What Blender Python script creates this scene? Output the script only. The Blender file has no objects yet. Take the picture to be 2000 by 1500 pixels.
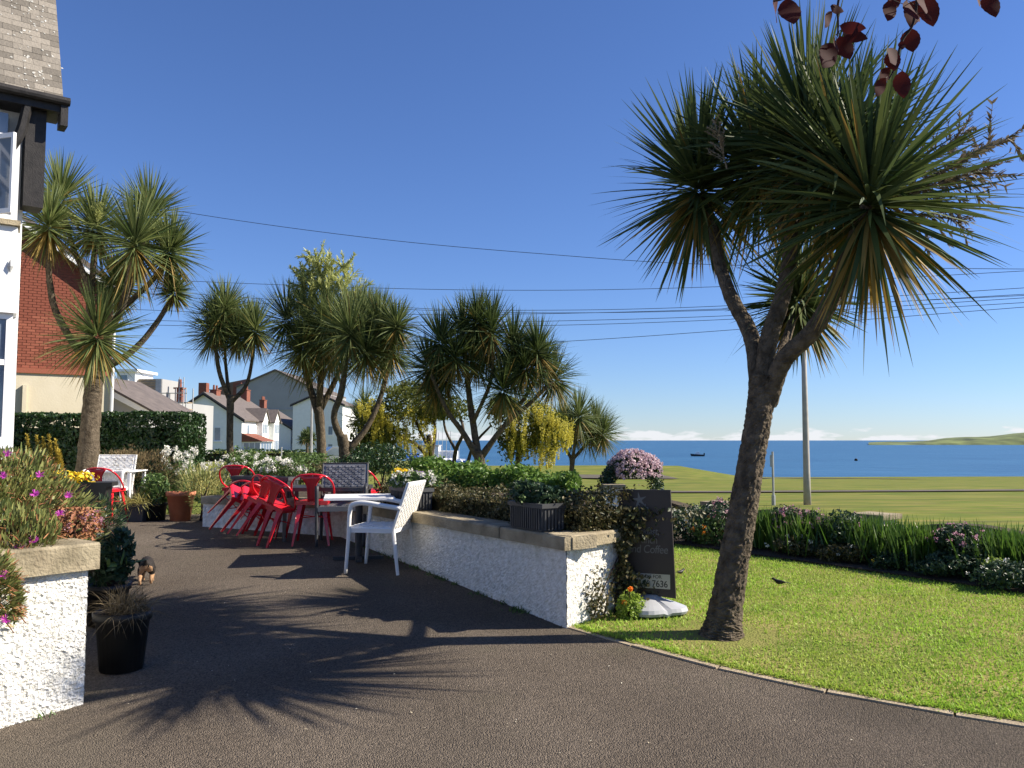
import bpy, math, random
import numpy as np
from mathutils import Vector, Matrix, Quaternion
random.seed(7); rng = np.random.default_rng(7)
sc = bpy.context.scene
R = math.radians
# ------------------------------------------------------------------ camera, sky, sun, exposure
FPX = 1618.0; PITCH = R(3.89)
cd = bpy.data.cameras.new('camera'); cam = bpy.data.objects.new('camera', cd); sc.collection.objects.link(cam)
cd.sensor_width = 36; cd.lens = 36*FPX/2000; cd.clip_start = .05; cd.clip_end = 60000
cam.location = (0, 0, 0); cam.rotation_euler = (R(90)+PITCH, 0, 0); sc.camera = cam
SUN_EL = R(36); SUN_H = Vector((.998, .05)).normalized()
w = bpy.data.worlds.new('World'); sc.world = w; w.use_nodes = True
nt = w.node_tree; nt.nodes.clear()
def N(t, k, **kw):
    n = t.nodes.new(k)
    for a, b in kw.items(): setattr(n, a, b)
    return n
sky = N(nt, 'ShaderNodeTexSky', sky_type='NISHITA'); sky.sun_disc = False
sky.sun_elevation = SUN_EL; sky.sun_rotation = math.atan2(SUN_H.x, SUN_H.y)
sky.air_density = 1.0; sky.dust_density = 0.; sky.ozone_density = 4.; sky.altitude = 0
bg = N(nt, 'ShaderNodeBackground'); bg.inputs[1].default_value = .083
out = N(nt, 'ShaderNodeOutputWorld')
tc = N(nt, 'ShaderNodeTexCoord'); sep = N(nt, 'ShaderNodeSeparateXYZ'); nt.links.new(tc.outputs['Generated'], sep.inputs[0])
mp = N(nt, 'ShaderNodeMapping'); mp.inputs['Scale'].default_value = (14, 14, 60); nt.links.new(tc.outputs['Generated'], mp.inputs[0])
no = N(nt, 'ShaderNodeTexNoise'); no.inputs['Scale'].default_value = 1.6; no.inputs['Detail'].default_value = 7; no.inputs['Roughness'].default_value = .55
nt.links.new(mp.outputs[0], no.inputs['Vector'])
hi = N(nt, 'ShaderNodeMapRange'); nt.links.new(sep.outputs['Z'], hi.inputs[0])      # cloud bank thins out upwards
hi.inputs[1].default_value = .004; hi.inputs[2].default_value = .036; hi.inputs[3].default_value = .43; hi.inputs[4].default_value = .95
cl = N(nt, 'ShaderNodeMath', operation='SUBTRACT'); nt.links.new(no.outputs[0], cl.inputs[0]); nt.links.new(hi.outputs[0], cl.inputs[1])
cr = N(nt, 'ShaderNodeMapRange'); nt.links.new(cl.outputs[0], cr.inputs[0]); cr.inputs[1].default_value = 0; cr.inputs[2].default_value = .09; cr.inputs[4].default_value = .9
mx = N(nt, 'ShaderNodeMix', data_type='RGBA'); nt.links.new(cr.outputs[0], mx.inputs[0]); 
ti = N(nt, 'ShaderNodeMix', data_type='RGBA', blend_type='MULTIPLY'); ti.inputs[0].default_value = 1; ti.inputs[7].default_value = (.54, .64, .89, 1)   # deep clear-air blue
nt.links.new(sky.outputs[0], ti.inputs[6]); nt.links.new(ti.outputs[2], mx.inputs[6]); mx.inputs[7].default_value = (5.4, 5.5, 5.75, 1)
nt.links.new(mx.outputs[2], bg.inputs[0]); nt.links.new(bg.outputs[0], out.inputs[0])
sl = bpy.data.lights.new('sun', 'SUN'); sl.energy = 5.0; sl.angle = R(.55); sl.color = (1, .91, .77)
so = bpy.data.objects.new('sun', sl); sc.collection.objects.link(so)
sdir = Vector((SUN_H.x*math.cos(SUN_EL), SUN_H.y*math.cos(SUN_EL), math.sin(SUN_EL)))
so.rotation_euler = sdir.to_track_quat('Z', 'Y').to_euler(); so.location = (20, 5, 20)
sc.view_settings.view_transform = 'Standard'; sc.view_settings.look = 'None'; sc.view_settings.exposure = 1.0; sc.view_settings.gamma = 1
sc.cycles.use_denoising = True; sc.cycles.max_bounces = 6; sc.cycles.transparent_max_bounces = 4

# ------------------------------------------------------------------ helpers
def P(px, py, Y):
    x = (px-1000)/FPX; v = (750-py)/FPX
    d = Vector((x, math.cos(PITCH)-v*math.sin(PITCH), math.sin(PITCH)+v*math.cos(PITCH)))
    return d*(Y/d.y)
def zd(y): return -(1.685-.066*min(max(y, -6), 10))          # driveway / terrace
def zl(y): return -(1.685-.066*min(max(y, -6), 5.8))         # lawn
def G(px, py, fn=zd):
    Y = 6
    for _ in range(40):
        p = P(px, py, 1.0); Y = Y*.5+.5*fn(Y)/p.z
    return P(px, py, Y)
C = sc.collection
def obj(name, me, parent=None):
    o = bpy.data.objects.new(name, me); C.objects.link(o)
    if parent: o.parent = parent
    return o
def tag(o, label, cat, group=None):
    o['label'] = label; o['category'] = cat
    if group: o['group'] = group
    return o
def thing(name, label, cat, loc=(0, 0, 0), rz=0, group=None):
    o = obj(name, None); o.location = loc; o.rotation_euler = (0, 0, rz); o.empty_display_size = .1
    return tag(o, label, cat, group)
def mk(name, V, F, m, parent=None, world=False, smooth=False):
    V = np.asarray(V, dtype=float).reshape(-1, 3)
    if world and parent is not None: V = V-np.array(parent.location)
    me = bpy.data.meshes.new(name); me.from_pydata(V.tolist(), [], F.tolist() if isinstance(F, np.ndarray) else F)
    if smooth: me.polygons.foreach_set('use_smooth', [True]*len(me.polygons))
    me.materials.append(m); me.update(); o = obj(name, me, parent)
    if parent is not None and name in STUFF: o['kind'] = 'stuff'
    return o
STUFF = {'foliage', 'flowers', 'flower_raceme', 'lichen_patches', 'dry_leaves', 'stems', 'flower_panicle'}
def cat_(parts):
    Vs, Fs, n = [], [], 0
    for V, F in parts:
        V = np.asarray(V, dtype=float).reshape(-1, 3); Vs.append(V); Fs += [tuple(i+n for i in f) for f in (F.tolist() if isinstance(F, np.ndarray) else F)]; n += len(V)
    return np.concatenate(Vs), Fs
def box(x0, x1, y0, y1, z0, z1):
    V = [(x, y, z) for x in (x0, x1) for y in (y0, y1) for z in (z0, z1)]
    return V, [(0, 1, 3, 2), (4, 6, 7, 5), (0, 4, 5, 1), (2, 3, 7, 6), (0, 2, 6, 4), (1, 5, 7, 3)]
def prism(poly, axis, a, b):
    """poly: 2D points; extruded along axis from a to b"""
    n = len(poly)
    def pt(p, t): return {'x': (t, p[0], p[1]), 'y': (p[0], t, p[1]), 'z': (p[0], p[1], t)}[axis]
    V = [pt(p, a) for p in poly]+[pt(p, b) for p in poly]
    return V, [tuple(range(n))[::-1], tuple(range(n, 2*n))]+[(i, (i+1) % n, n+(i+1) % n, n+i) for i in range(n)]
def tube(pts, rad, sides=10, jit=0.):
    pts = [Vector(p) for p in pts]; n = len(pts); V = []; F = []
    if not hasattr(rad, '__len__'): rad = [rad]*n
    prev = None
    for i, p in enumerate(pts):
        t = (pts[min(i+1, n-1)]-pts[max(i-1, 0)]).normalized()
        a = prev if prev is not None else (Vector((1, 0, 0)) if abs(t.x) < .8 else Vector((0, 1, 0)))
        u = (a-t*a.dot(t)).normalized(); prev = u; v = t.cross(u)
        for k in range(sides):
            th = 2*math.pi*k/sides; r = rad[i]*(1+jit*(random.random()-.5))
            V.append(p+u*math.cos(th)*r+v*math.sin(th)*r)
    for i in range(n-1):
        for k in range(sides):
            F.append((i*sides+k, i*sides+(k+1) % sides, (i+1)*sides+(k+1) % sides, (i+1)*sides+k))
    F += [tuple(range(sides))[::-1], tuple(range((n-1)*sides, n*sides))]
    return [tuple(v) for v in V], F
def spline(ctrl, k=5):
    """ctrl rows of any length -> smooth Catmull-Rom samples"""
    c = np.array(ctrl, float); c = np.vstack([2*c[0]-c[1], c, 2*c[-1]-c[-2]]); o = []
    for i in range(1, len(c)-2):
        for s in range(k):
            t = s/k; p0, p1, p2, p3 = c[i-1:i+3]
            o.append(.5*((2*p1)+(-p0+p2)*t+(2*p0-5*p1+4*p2-p3)*t*t+(-p0+3*p1-3*p2+p3)*t**3))
    o.append(c[-2]); return np.array(o)
def unit(a): return a/np.maximum(np.linalg.norm(a, axis=-1, keepdims=True), 1e-9)
def rdir(n): return unit(rng.normal(size=(n, 3)))
def blades(Pt, D, L, W, droop, segs=4, prof=(.55, 1, .95, .65, .04)):
    """n strap leaves: roots Pt, directions D, lengths L, widths W, droop = sag at the tip as a share of L"""
    n = len(Pt); Pt = np.asarray(Pt, float); D = unit(np.asarray(D, float))
    L = np.broadcast_to(L, (n,)).astype(float); W = np.broadcast_to(W, (n,)).astype(float); droop = np.broadcast_to(droop, (n,)).astype(float)
    s = unit(np.cross(D, rng.normal(size=(n, 3))*.5+np.array([0, 0, 1.]))); t = np.linspace(0, 1, segs+1)
    pr = np.interp(t, np.linspace(0, 1, len(prof)), prof)
    c = Pt[:, None]+D[:, None]*(L[:, None, None]*t[None, :, None])
    c[:, :, 2] -= (droop*L)[:, None]*(t**2)[None]
    off = s[:, None]*(W[:, None, None]*.5*pr[None, :, None])
    V = np.stack([c-off, c+off], axis=2).reshape(-1, 3)
    b = (np.arange(n)*(segs+1)*2)[:, None]+np.arange(segs)[None]*2
    F = np.stack([b, b+1, b+3, b+2], axis=-1).reshape(-1, 4)
    return V, F
def leaves(Pt, size, Nrm=None, asp=.55, spread=1.):
    """kite shaped leaves at points Pt, normals loosely Nrm"""
    n = len(Pt); Pt = np.asarray(Pt, float); size = np.broadcast_to(size, (n,)).astype(float)[:, None]
    nr = rdir(n) if Nrm is None else unit(np.asarray(Nrm)+rng.normal(size=(n, 3))*spread)
    a = unit(np.cross(nr, rng.normal(size=(n, 3)))); b = np.cross(nr, a)
    V = np.stack([Pt-a*size*.5, Pt+b*size*asp*.5+nr*size*.08, Pt+a*size*.5, Pt-b*size*asp*.5+nr*size*.08], axis=1).reshape(-1, 3)
    return V, (np.arange(n)*4)[:, None]+np.arange(4)[None]
def join2(a, b):
    (V1, F1), (V2, F2) = a, b
    return np.concatenate([V1, V2]), np.concatenate([np.asarray(F1), np.asarray(F2)+len(V1)])
def blob(c, r, n, rough=.25, lo=-1., shell=.75):
    """points in the outer shell of a lumpy ellipsoid, with outward normals"""
    d = rdir(int(n*2.2)); d = d[d[:, 2] > lo][:n]; n = len(d)
    k = rng.normal(size=(7, 3))*2.6; ph = rng.random(7)*6.28
    lump = 1+rough*np.sin(d@k.T+ph).mean(axis=1)*1.6
    rad = (shell+(1-shell)*rng.random(n)**.6)*lump
    return np.asarray(c)+d*np.asarray(r)*rad[:, None], unit(d/np.asarray(r))
def mat(name, c1, c2=None, scale=6., rough=.7, bump=0., bscale=60., trans=0., island=False, spec=.3, metal=0., detail=5, obj_rand=False, tcol=None, bdist=.02):
    m = bpy.data.materials.new(name); m.use_nodes = True; t = m.node_tree; p = t.nodes['Principled BSDF']
    p.inputs['Roughness'].default_value = rough; p.inputs['Specular IOR Level'].default_value = spec; p.inputs['Metallic'].default_value = metal
    c2 = c2 or c1; mixn = N(t, 'ShaderNodeMix', data_type='RGBA'); mixn.inputs[6].default_value = (*c1, 1); mixn.inputs[7].default_value = (*c2, 1)
    geo = N(t, 'ShaderNodeNewGeometry'); tcn = N(t, 'ShaderNodeTexCoord')
    if island: t.links.new(geo.outputs['Random Per Island'], mixn.inputs[0])
    elif obj_rand:
        oi = N(t, 'ShaderNodeObjectInfo'); t.links.new(oi.outputs['Random'], mixn.inputs[0])
    else:
        nz = N(t, 'ShaderNodeTexNoise'); nz.inputs['Scale'].default_value = scale; nz.inputs['Detail'].default_value = detail; t.links.new(geo.outputs['Position'], nz.inputs['Vector'])
        mr = N(t, 'ShaderNodeMapRange'); mr.inputs[1].default_value = .3; mr.inputs[2].default_value = .7; t.links.new(nz.outputs[0], mr.inputs[0]); t.links.new(mr.outputs[0], mixn.inputs[0])
    t.links.new(mixn.outputs[2], p.inputs['Base Color'])
    if bump:
        nb = N(t, 'ShaderNodeTexNoise'); nb.inputs['Scale'].default_value = bscale; nb.inputs['Detail'].default_value = 4; t.links.new(geo.outputs['Position'], nb.inputs['Vector'])
        bn = N(t, 'ShaderNodeBump'); bn.inputs['Strength'].default_value = bump; bn.inputs['Distance'].default_value = bdist
        t.links.new(nb.outputs[0], bn.inputs['Height']); t.links.new(bn.outputs[0], p.inputs['Normal'])
    if trans:
        tr = N(t, 'ShaderNodeBsdfTranslucent'); ms = N(t, 'ShaderNodeMixShader'); ms.inputs[0].default_value = trans
        if tcol: tr.inputs[0].default_value = (*tcol, 1)
        else: t.links.new(mixn.outputs[2], tr.inputs[0])
        t.links.new(p.outputs[0], ms.inputs[1]); t.links.new(tr.outputs[0], ms.inputs[2]); t.links.new(ms.outputs[0], t.nodes['Material Output'].inputs[0])
    return m
M = {}
M['cord'] = mat('cordyline leaf', (.03, .058, .018), (.11, .14, .042), rough=.6, trans=.24, island=True, spec=.25)  # backlit shade of the crowns put into a darker leaf colour
M['cordlit'] = mat('cordyline leaf sunlit', (.055, .09, .025), (.19, .22, .075), rough=.6, trans=.3, island=True, spec=.3)  # sunlit copy of the cordyline leaf, the light put into its colour
M['corddry'] = mat('cordyline dry leaf', (.2, .13, .03), (.32, .22, .06), rough=.6, trans=.25, island=True)
M['panicle'] = mat('dry panicle', (.16, .13, .09), (.3, .25, .18), rough=.8, island=True, trans=.15)
M['panlime'] = mat('fresh panicle', (.36, .4, .13), (.56, .57, .24), rough=.7, island=True, trans=.3)
M['bark'] = mat('cordyline bark', (.055, .043, .03), (.15, .12, .086), scale=18, rough=.95, bump=1., bscale=45, spec=.1)
M['barkd'] = mat('dark bark', (.05, .04, .03), (.11, .09, .065), scale=14, rough=.95, bump=.8, bscale=40, spec=.1)
M['hedge'] = mat('dark hedge leaf', (.012, .035, .01), (.045, .09, .025), rough=.4, trans=.2, island=True, spec=.5)
M['hedgeg'] = mat('bright hedge leaf', (.05, .12, .02), (.17, .27, .05), rough=.45, trans=.35, island=True)
M['coton'] = mat('cotoneaster leaf', (.03, .045, .014), (.15, .12, .05), rough=.5, trans=.2, island=True)
M['core'] = mat('twig core', (.02, .022, .012), (.04, .035, .02), rough=1., spec=0)
M['labl'] = mat('laburnum leaf', (.06, .08, .015), (.17, .19, .03), rough=.5, trans=.35, island=True)
M['laby'] = mat('laburnum flower', (.5, .44, .05), (.66, .6, .12), rough=.6, trans=.35, island=True)
M['green'] = mat('mid green leaf', (.05, .1, .025), (.14, .21, .06), rough=.5, trans=.3, island=True)
M['dkgreen'] = mat('deep green leaf', (.018, .045, .02), (.06, .1, .045), rough=.45, trans=.2, island=True)
M['lime'] = mat('lime leaf', (.17, .26, .03), (.34, .45, .08), rough=.5, trans=.35, island=True)
M['brown'] = mat('brown heather', (.085, .06, .03), (.2, .15, .07), rough=.8, trans=.15, island=True)
M['succ'] = mat('ice plant leaf', (.1, .14, .04), (.3, .3, .1), rough=.45, trans=.25, island=True)
M['succr'] = mat('reddish stem', (.22, .08, .04), (.34, .16, .07), rough=.6, island=True)
M['straw'] = mat('straw grass', (.3, .27, .08), (.5, .47, .18), rough=.7, trans=.3, island=True)
M['bronze'] = mat('bronze grass', (.12, .09, .05), (.27, .21, .12), rough=.7, trans=.25, island=True)
M['gold'] = mat('golden heath', (.36, .27, .04), (.58, .45, .08), rough=.7, trans=.3, island=True)
M['wfl'] = mat('white petals', (.72, .7, .62), (.86, .84, .78), rough=.7, trans=.3, island=True)
M['pfl'] = mat('pink petals', (.4, .16, .24), (.68, .42, .48), rough=.7, trans=.3, island=True)
M['clem'] = mat('clematis petals', (.45, .3, .34), (.8, .66, .68), rough=.7, trans=.3, island=True)
M['purp'] = mat('magenta petals', (.45, .04, .4), (.62, .1, .5), rough=.6, trans=.3, island=True)
M['yfl'] = mat('yellow petals', (.8, .55, .02), (.9, .7, .06), rough=.6, trans=.3, island=True)
M['ofl'] = mat('orange petals', (.8, .22, .02), (.9, .35, .04), rough=.6, trans=.3, island=True)
M['iris'] = mat('strap leaf', (.032, .085, .012), (.115, .2, .03), rough=.4, trans=.4, island=True, spec=.5)
M['grass'] = mat('lawn blade', (.27, .44, .042), (.4, .58, .075), rough=.6, trans=.35, island=True)
def patchy(m, col, scale, lo, hi, amt, stretch=(1, 1, 1)):
    t = m.node_tree; p = t.nodes['Principled BSDF']; old = p.inputs['Base Color'].links[0].from_socket; geo = N(t, 'ShaderNodeNewGeometry'); mpn = N(t, 'ShaderNodeMapping'); mpn.inputs['Scale'].default_value = stretch
    nz = N(t, 'ShaderNodeTexNoise'); nz.inputs['Scale'].default_value = scale; nz.inputs['Detail'].default_value = 6; t.links.new(geo.outputs['Position'], mpn.inputs[0]); t.links.new(mpn.outputs[0], nz.inputs['Vector'])
    mr = N(t, 'ShaderNodeMapRange'); mr.inputs[1].default_value = lo; mr.inputs[2].default_value = hi; mr.inputs[4].default_value = amt; t.links.new(nz.outputs[0], mr.inputs[0])
    mm = N(t, 'ShaderNodeMix', data_type='RGBA'); t.links.new(mr.outputs[0], mm.inputs[0]); t.links.new(old, mm.inputs[6]); mm.inputs[7].default_value = (*col, 1)
    for l in list(old.links): t.links.new(mm.outputs[2], l.to_socket) if l.to_node != mm else None
    return m
patchy(M['grass'], (.46, .42, .12), .8, .47, .72, .42, (1, 1.6, 1)); patchy(M['grass'], (.15, .26, .035), 2.3, .5, .75, .4)
M['white'] = mat('white paint', (.8, .8, .78), (.74, .74, .72), scale=2, rough=.6, bump=.15, bscale=30)
M['upvc'] = mat('white plastic frame', (.82, .82, .82), rough=.35, spec=.5)
M['dash'] = mat('white roughcast', (.86, .85, .81), (.62, .6, .54), scale=26, rough=.9, bump=.7, bscale=110, spec=.1)
M['stone'] = mat('sandstone coping', (.2, .165, .11), (.4, .34, .235), scale=7, rough=.9, bump=.5, bscale=60, spec=.15)
M['kerb'] = mat('concrete edging', (.28, .225, .15), (.42, .34, .24), scale=12, rough=.95, bump=.5, bscale=90)
M['soil'] = mat('soil', (.035, .025, .017), (.08, .06, .04), scale=20, rough=1., bump=1., bscale=40)
M['cream'] = mat('cream render', (.54, .48, .36), (.6, .54, .42), scale=1.5, rough=.9, bump=.2, bscale=20)
M['brick'] = mat('red brick', (.2, .058, .036), (.3, .098, .06), rough=.9, bump=.3, bscale=40, obj_rand=True)
M['mortar'] = mat('brick mortar', (.2, .1, .075), (.26, .14, .1), scale=6, rough=1.)
M['slate'] = mat('weathered slate', (.13, .115, .095), (.27, .24, .2), rough=.75, bump=.5, bscale=30, obj_rand=True)
M['slatef'] = mat('far slate', (.1, .085, .08), (.15, .125, .115), scale=3, rough=.85)
M['lichen'] = mat('lichen', (.4, .39, .35), (.55, .54, .5), rough=1., island=True)
M['blackw'] = mat('black painted timber', (.012, .011, .011), (.028, .025, .024), scale=10, rough=.55, bump=.2)
M['glass'] = mat('window glass', (.12, .16, .21), (.2, .25, .31), scale=1, rough=.05, spec=.9)  # sky reflection and net curtains put into the bluish base colour
M['red'] = mat('red enamel', (.62, .018, .03), (.52, .014, .025), scale=3, rough=.22, spec=.6)
M['wicker'] = mat('grey resin wicker', (.09, .09, .095), (.24, .24, .25), rough=.35, island=True, spec=.5)
M['anthra'] = mat('anthracite plastic', (.035, .036, .04), (.055, .056, .06), scale=8, rough=.5)
M['wwick'] = mat('white resin wicker', (.72, .7, .66), (.8, .79, .76), rough=.4, island=True, spec=.5)
M['dmetal'] = mat('dark metal', (.07, .07, .075), (.11, .11, .115), scale=5, rough=.4, metal=.6)
M['gmetal'] = mat('galvanised metal', (.34, .34, .34), (.46, .46, .45), scale=4, rough=.5, metal=.4)
M['pole'] = mat('concrete post', (.33, .31, .28), (.43, .4, .36), scale=5, rough=.9)
M['terra'] = mat('terracotta', (.36, .12, .06), (.46, .18, .1), scale=6, rough=.85, bump=.2)
M['pot'] = mat('black plastic pot', (.012, .012, .012), (.025, .024, .022), scale=6, rough=.45)
M['planter'] = mat('grey planter', (.04, .042, .045), (.07, .072, .075), scale=6, rough=.55)
M['sign'] = mat('dark brown banner', (.028, .02, .018), (.05, .036, .03), scale=5, rough=.45, spec=.4)
M['ink'] = mat('banner pale print', (.17, .165, .155), rough=.6)
M['cpanel'] = mat('banner cream panel', (.42, .39, .31), (.46, .43, .35), scale=4, rough=.6)
M['inkd'] = mat('banner dark print', (.02, .018, .016), rough=.6)
M['gbase'] = mat('grey plastic base', (.34, .35, .37), (.42, .43, .45), scale=3, rough=.4)
M['beech'] = mat('copper beech leaf', (.03, .008, .01), (.06, .015, .013), rough=.75, spec=.12, trans=.25, tcol=(.17, .028, .018), obj_rand=True)
M['twig'] = mat('twig', (.03, .018, .014), rough=.8)
M['wire'] = mat('overhead cable', (.03, .03, .035), rough=.6)
M['timber'] = mat('pale timber boards', (.3, .22, .14), (.42, .32, .21), scale=4, rough=.8)
M['greyr'] = mat('grey render', (.3, .3, .3), (.34, .34, .34), scale=.3, rough=.95)
M['brownr'] = mat('brown roof', (.16, .11, .08), (.22, .155, .115), scale=.6, rough=.9)
M['tile'] = mat('red clay tile', (.17, .06, .04), (.24, .09, .06), scale=2, rough=.85)
M['bird'] = mat('black feathers', (.01, .01, .012), (.03, .025, .022), scale=40, rough=.5)
M['beak'] = mat('beak', (.5, .25, .03), rough=.5)
M['furk'] = mat('black fur', (.012, .01, .009), (.03, .024, .02), scale=60, rough=.75, bump=.4, bscale=200)
M['furt'] = mat('tan fur', (.36, .2, .1), (.52, .33, .19), scale=40, rough=.8, bump=.4, bscale=200)
M['carw'] = mat('white car paint', (.75, .76, .78), rough=.2, spec=.6)
M['carb'] = mat('blue car paint', (.02, .09, .4), rough=.2, spec=.6)
M['cars'] = mat('silver car paint', (.4, .42, .45), rough=.25, metal=.5)
M['rubber'] = mat('tyre rubber', (.015, .015, .015), rough=.9)
M['hull'] = mat('boat hull', (.1, .2, .42), (.75, .76, .78), rough=.4, island=True)
M['litter'] = mat('fallen petals', (.4, .33, .2), (.7, .64, .5), rough=.8, island=True)

def asphalt():
    m = mat('asphalt', (.08, .063, .047), (.128, .104, .08), scale=.9, rough=.92, spec=.25)
    t = m.node_tree; p = t.nodes['Principled BSDF']; geo = N(t, 'ShaderNodeNewGeometry')
    v = N(t, 'ShaderNodeTexVoronoi'); v.inputs['Scale'].default_value = 135; t.links.new(geo.outputs['Position'], v.inputs['Vector'])
    old = p.inputs['Base Color'].links[0].from_socket
    mr = N(t, 'ShaderNodeMapRange'); t.links.new(v.outputs['Color'], mr.inputs[0]); mr.inputs[3].default_value = .45; mr.inputs[4].default_value = 1.9
    mm = N(t, 'ShaderNodeMix', data_type='RGBA', blend_type='MULTIPLY'); mm.inputs[0].default_value = 1; t.links.new(old, mm.inputs[6]); t.links.new(mr.outputs[0], mm.inputs[7])
    t.links.new(mm.outputs[2], p.inputs['Base Color'])
    b = N(t, 'ShaderNodeBump'); b.inputs['Strength'].default_value = .9; b.inputs['Distance'].default_value = .012; t.links.new(v.outputs['Distance'], b.inputs['Height']); b.invert = True
    t.links.new(b.outputs[0], p.inputs['Normal']); patchy(m, (.05, .042, .03), .55, .5, .7, .5); patchy(m, (.09, .085, .05), 1.9, .6, .75, .35); patchy(m, (.16, .135, .1), 1.1, .6, .74, .35); return m
def field_mat():
    m = mat('field grass', (.09, .14, .022), (.19, .2, .042), scale=.6, rough=1., spec=.05, bump=.6, bscale=3)
    t = m.node_tree; p = t.nodes['Principled BSDF']; geo = N(t, 'ShaderNodeNewGeometry'); nz = N(t, 'ShaderNodeTexNoise'); nz.inputs['Scale'].default_value = 1.7; nz.inputs['Detail'].default_value = 8
    mpn = N(t, 'ShaderNodeMapping'); mpn.inputs['Scale'].default_value = (.35, 1, 1); t.links.new(geo.outputs['Position'], mpn.inputs[0]); t.links.new(mpn.outputs[0], nz.inputs['Vector'])
    old = p.inputs['Base Color'].links[0].from_socket; mm = N(t, 'ShaderNodeMix', data_type='RGBA'); mr = N(t, 'ShaderNodeMapRange'); mr.inputs[1].default_value = .48; mr.inputs[2].default_value = .72; mr.inputs[4].default_value = .65
    t.links.new(nz.outputs[0], mr.inputs[0]); t.links.new(mr.outputs[0], mm.inputs[0]); t.links.new(old, mm.inputs[6]); mm.inputs[7].default_value = (.3, .22, .08, 1); t.links.new(mm.outputs[2], p.inputs['Base Color']); patchy(m, (.07, .085, .03), 2.2, .45, .68, .7, (.12, 1, 1)); patchy(m, (.21, .19, .06), .35, .5, .68, .4, (.3, 1, 1)); return m
def sea_mat():
    m = mat('sea water', (.02, .085, .17), (.035, .12, .22), scale=.02, rough=.35, spec=.4)
    t = m.node_tree; p = t.nodes['Principled BSDF']; geo = N(t, 'ShaderNodeNewGeometry')
    mpn = N(t, 'ShaderNodeMapping'); mpn.inputs['Scale'].default_value = (.25, 1, 1); t.links.new(geo.outputs['Position'], mpn.inputs[0])
    nz = N(t, 'ShaderNodeTexNoise'); nz.inputs['Scale'].default_value = .35; nz.inputs['Detail'].default_value = 6; t.links.new(mpn.outputs[0], nz.inputs['Vector'])
    b = N(t, 'ShaderNodeBump'); b.inputs['Strength'].default_value = 1; b.inputs['Distance'].default_value = 1.2; t.links.new(nz.outputs[0], b.inputs['Height']); t.links.new(b.outputs[0], p.inputs['Normal']); return m
patchy(M['dash'], (.42, .41, .35), 1.7, .52, .75, .45); patchy(M['dash'], (.3, .33, .22), 4.1, .62, .75, .4); patchy(M['stone'], (.1, .095, .06), 3.1, .5, .72, .6)
def struct(name, V, F, m, smooth=False):
    o = mk(name, V, F, m, smooth=smooth); o['kind'] = 'structure'; return o
def grid_rows(rows, zf, ncol, zoff=0.):
    """rows: (Y, X0, X1)"""
    V = []; F = []
    for (Y, a, b) in rows:
        for i in range(ncol+1):
            X = a+(b-a)*i/ncol; V.append((X, Y, zf(X, Y)+zoff))
    for r in range(len(rows)-1):
        for i in range(ncol):
            k = r*(ncol+1)+i; F.append((k, k+1, k+ncol+2, k+ncol+1))
    return V, F

# ------------------------------------------------------------------ ground
kpx = [(1105, 1221), (1150, 1237), (1250, 1262), (1400, 1302), (1600, 1346), (1800, 1384), (2000, 1413)]
KER = [G(*k) for k in kpx]; KER = [(k.x, k.y) for k in KER]+[(3.6, 3.62), (5.2, 2.95), (8, 1.9), (14, .2)]
kx = np.array([k[0] for k in KER]); ky = np.array([k[1] for k in KER])
WC = Vector((.38, 5.84)); WD = Vector((-.55, .835)).normalized(); WE = Vector((.86, 6.40))     # wall corner, its run, the far end of its end face
def kerbX(Y): return float(np.interp(-Y, -ky, kx))
def driveX(Y):
    if Y < .2: return 14.
    if Y <= WC.y: return kerbX(Y)
    if Y <= 9.3: return WC.x+(Y-WC.y)*WD.x/WD.y+.12
    return -1.6 if Y < 9.9 else -2.5
ys = sorted(set(list(np.linspace(-10, 0, 6))+[.2, 3]+list(np.linspace(.2, 5.8, 40))+[5.84]+list(np.linspace(5.9, 11.6, 24))))
struct('driveway', *grid_rows([(y, -26, driveX(y)) for y in ys], lambda x, y: zd(y), 30), asphalt())
def lawn_right(Y): return 2.6+(12.4-Y)/1.41
ly = sorted(set(list(np.linspace(.2, 5.84, 30))+list(np.linspace(5.9, 14.5, 30))))
def lawnX(Y): return kerbX(Y) if Y <= WC.y else WC.x+(Y-WC.y)*WD.x/WD.y+.14
lm = mat('lawn soil and thatch', (.13, .17, .035), (.28, .24, .09), scale=1.6, rough=1., spec=.05, bump=.8, bscale=70)
struct('lawn', *grid_rows([(y, lawnX(y), min(16, lawn_right(y))) for y in ly], lambda x, y: zl(y), 40, .012), lm)
def ter(X, Y):
    u = X/max(Y, 1.); k = float(np.interp(u, [-.6, -.35, -.25, -.11, .1], [.006, .0095, .0115, .0235, .0357]))
    z = -1.09-k*Y+.15*math.sin(X*.05)*math.sin(Y*.043)
    hump = math.exp(-((Y-103)/24)**2)*float(np.interp(u, [-.05, .1, .2, .3], [.4, 1, 1, 0]))*1.75
    z += hump
    yw = 12.4-1.41*(X-2.6)
    if Y < 13 and u < .1: z -= .35*min(1, (13-Y)/2)
    elif Y < yw+1.5: z -= .7*min(1, (yw+1.5-Y)/1.5)
    return max(z, -7.5)
ty = [1, 2, 3, 4, 5, 6, 7, 8, 9, 10, 11, 12, 13]+list(np.linspace(14, 60, 24))+list(np.linspace(65, 160, 30))+list(np.linspace(170, 560, 20))
struct('field', *grid_rows([(y, (-1.4*y-30 if y > 12 else -30), 1.5*y+30) for y in ty], ter, 70), field_mat(), smooth=True)
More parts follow.
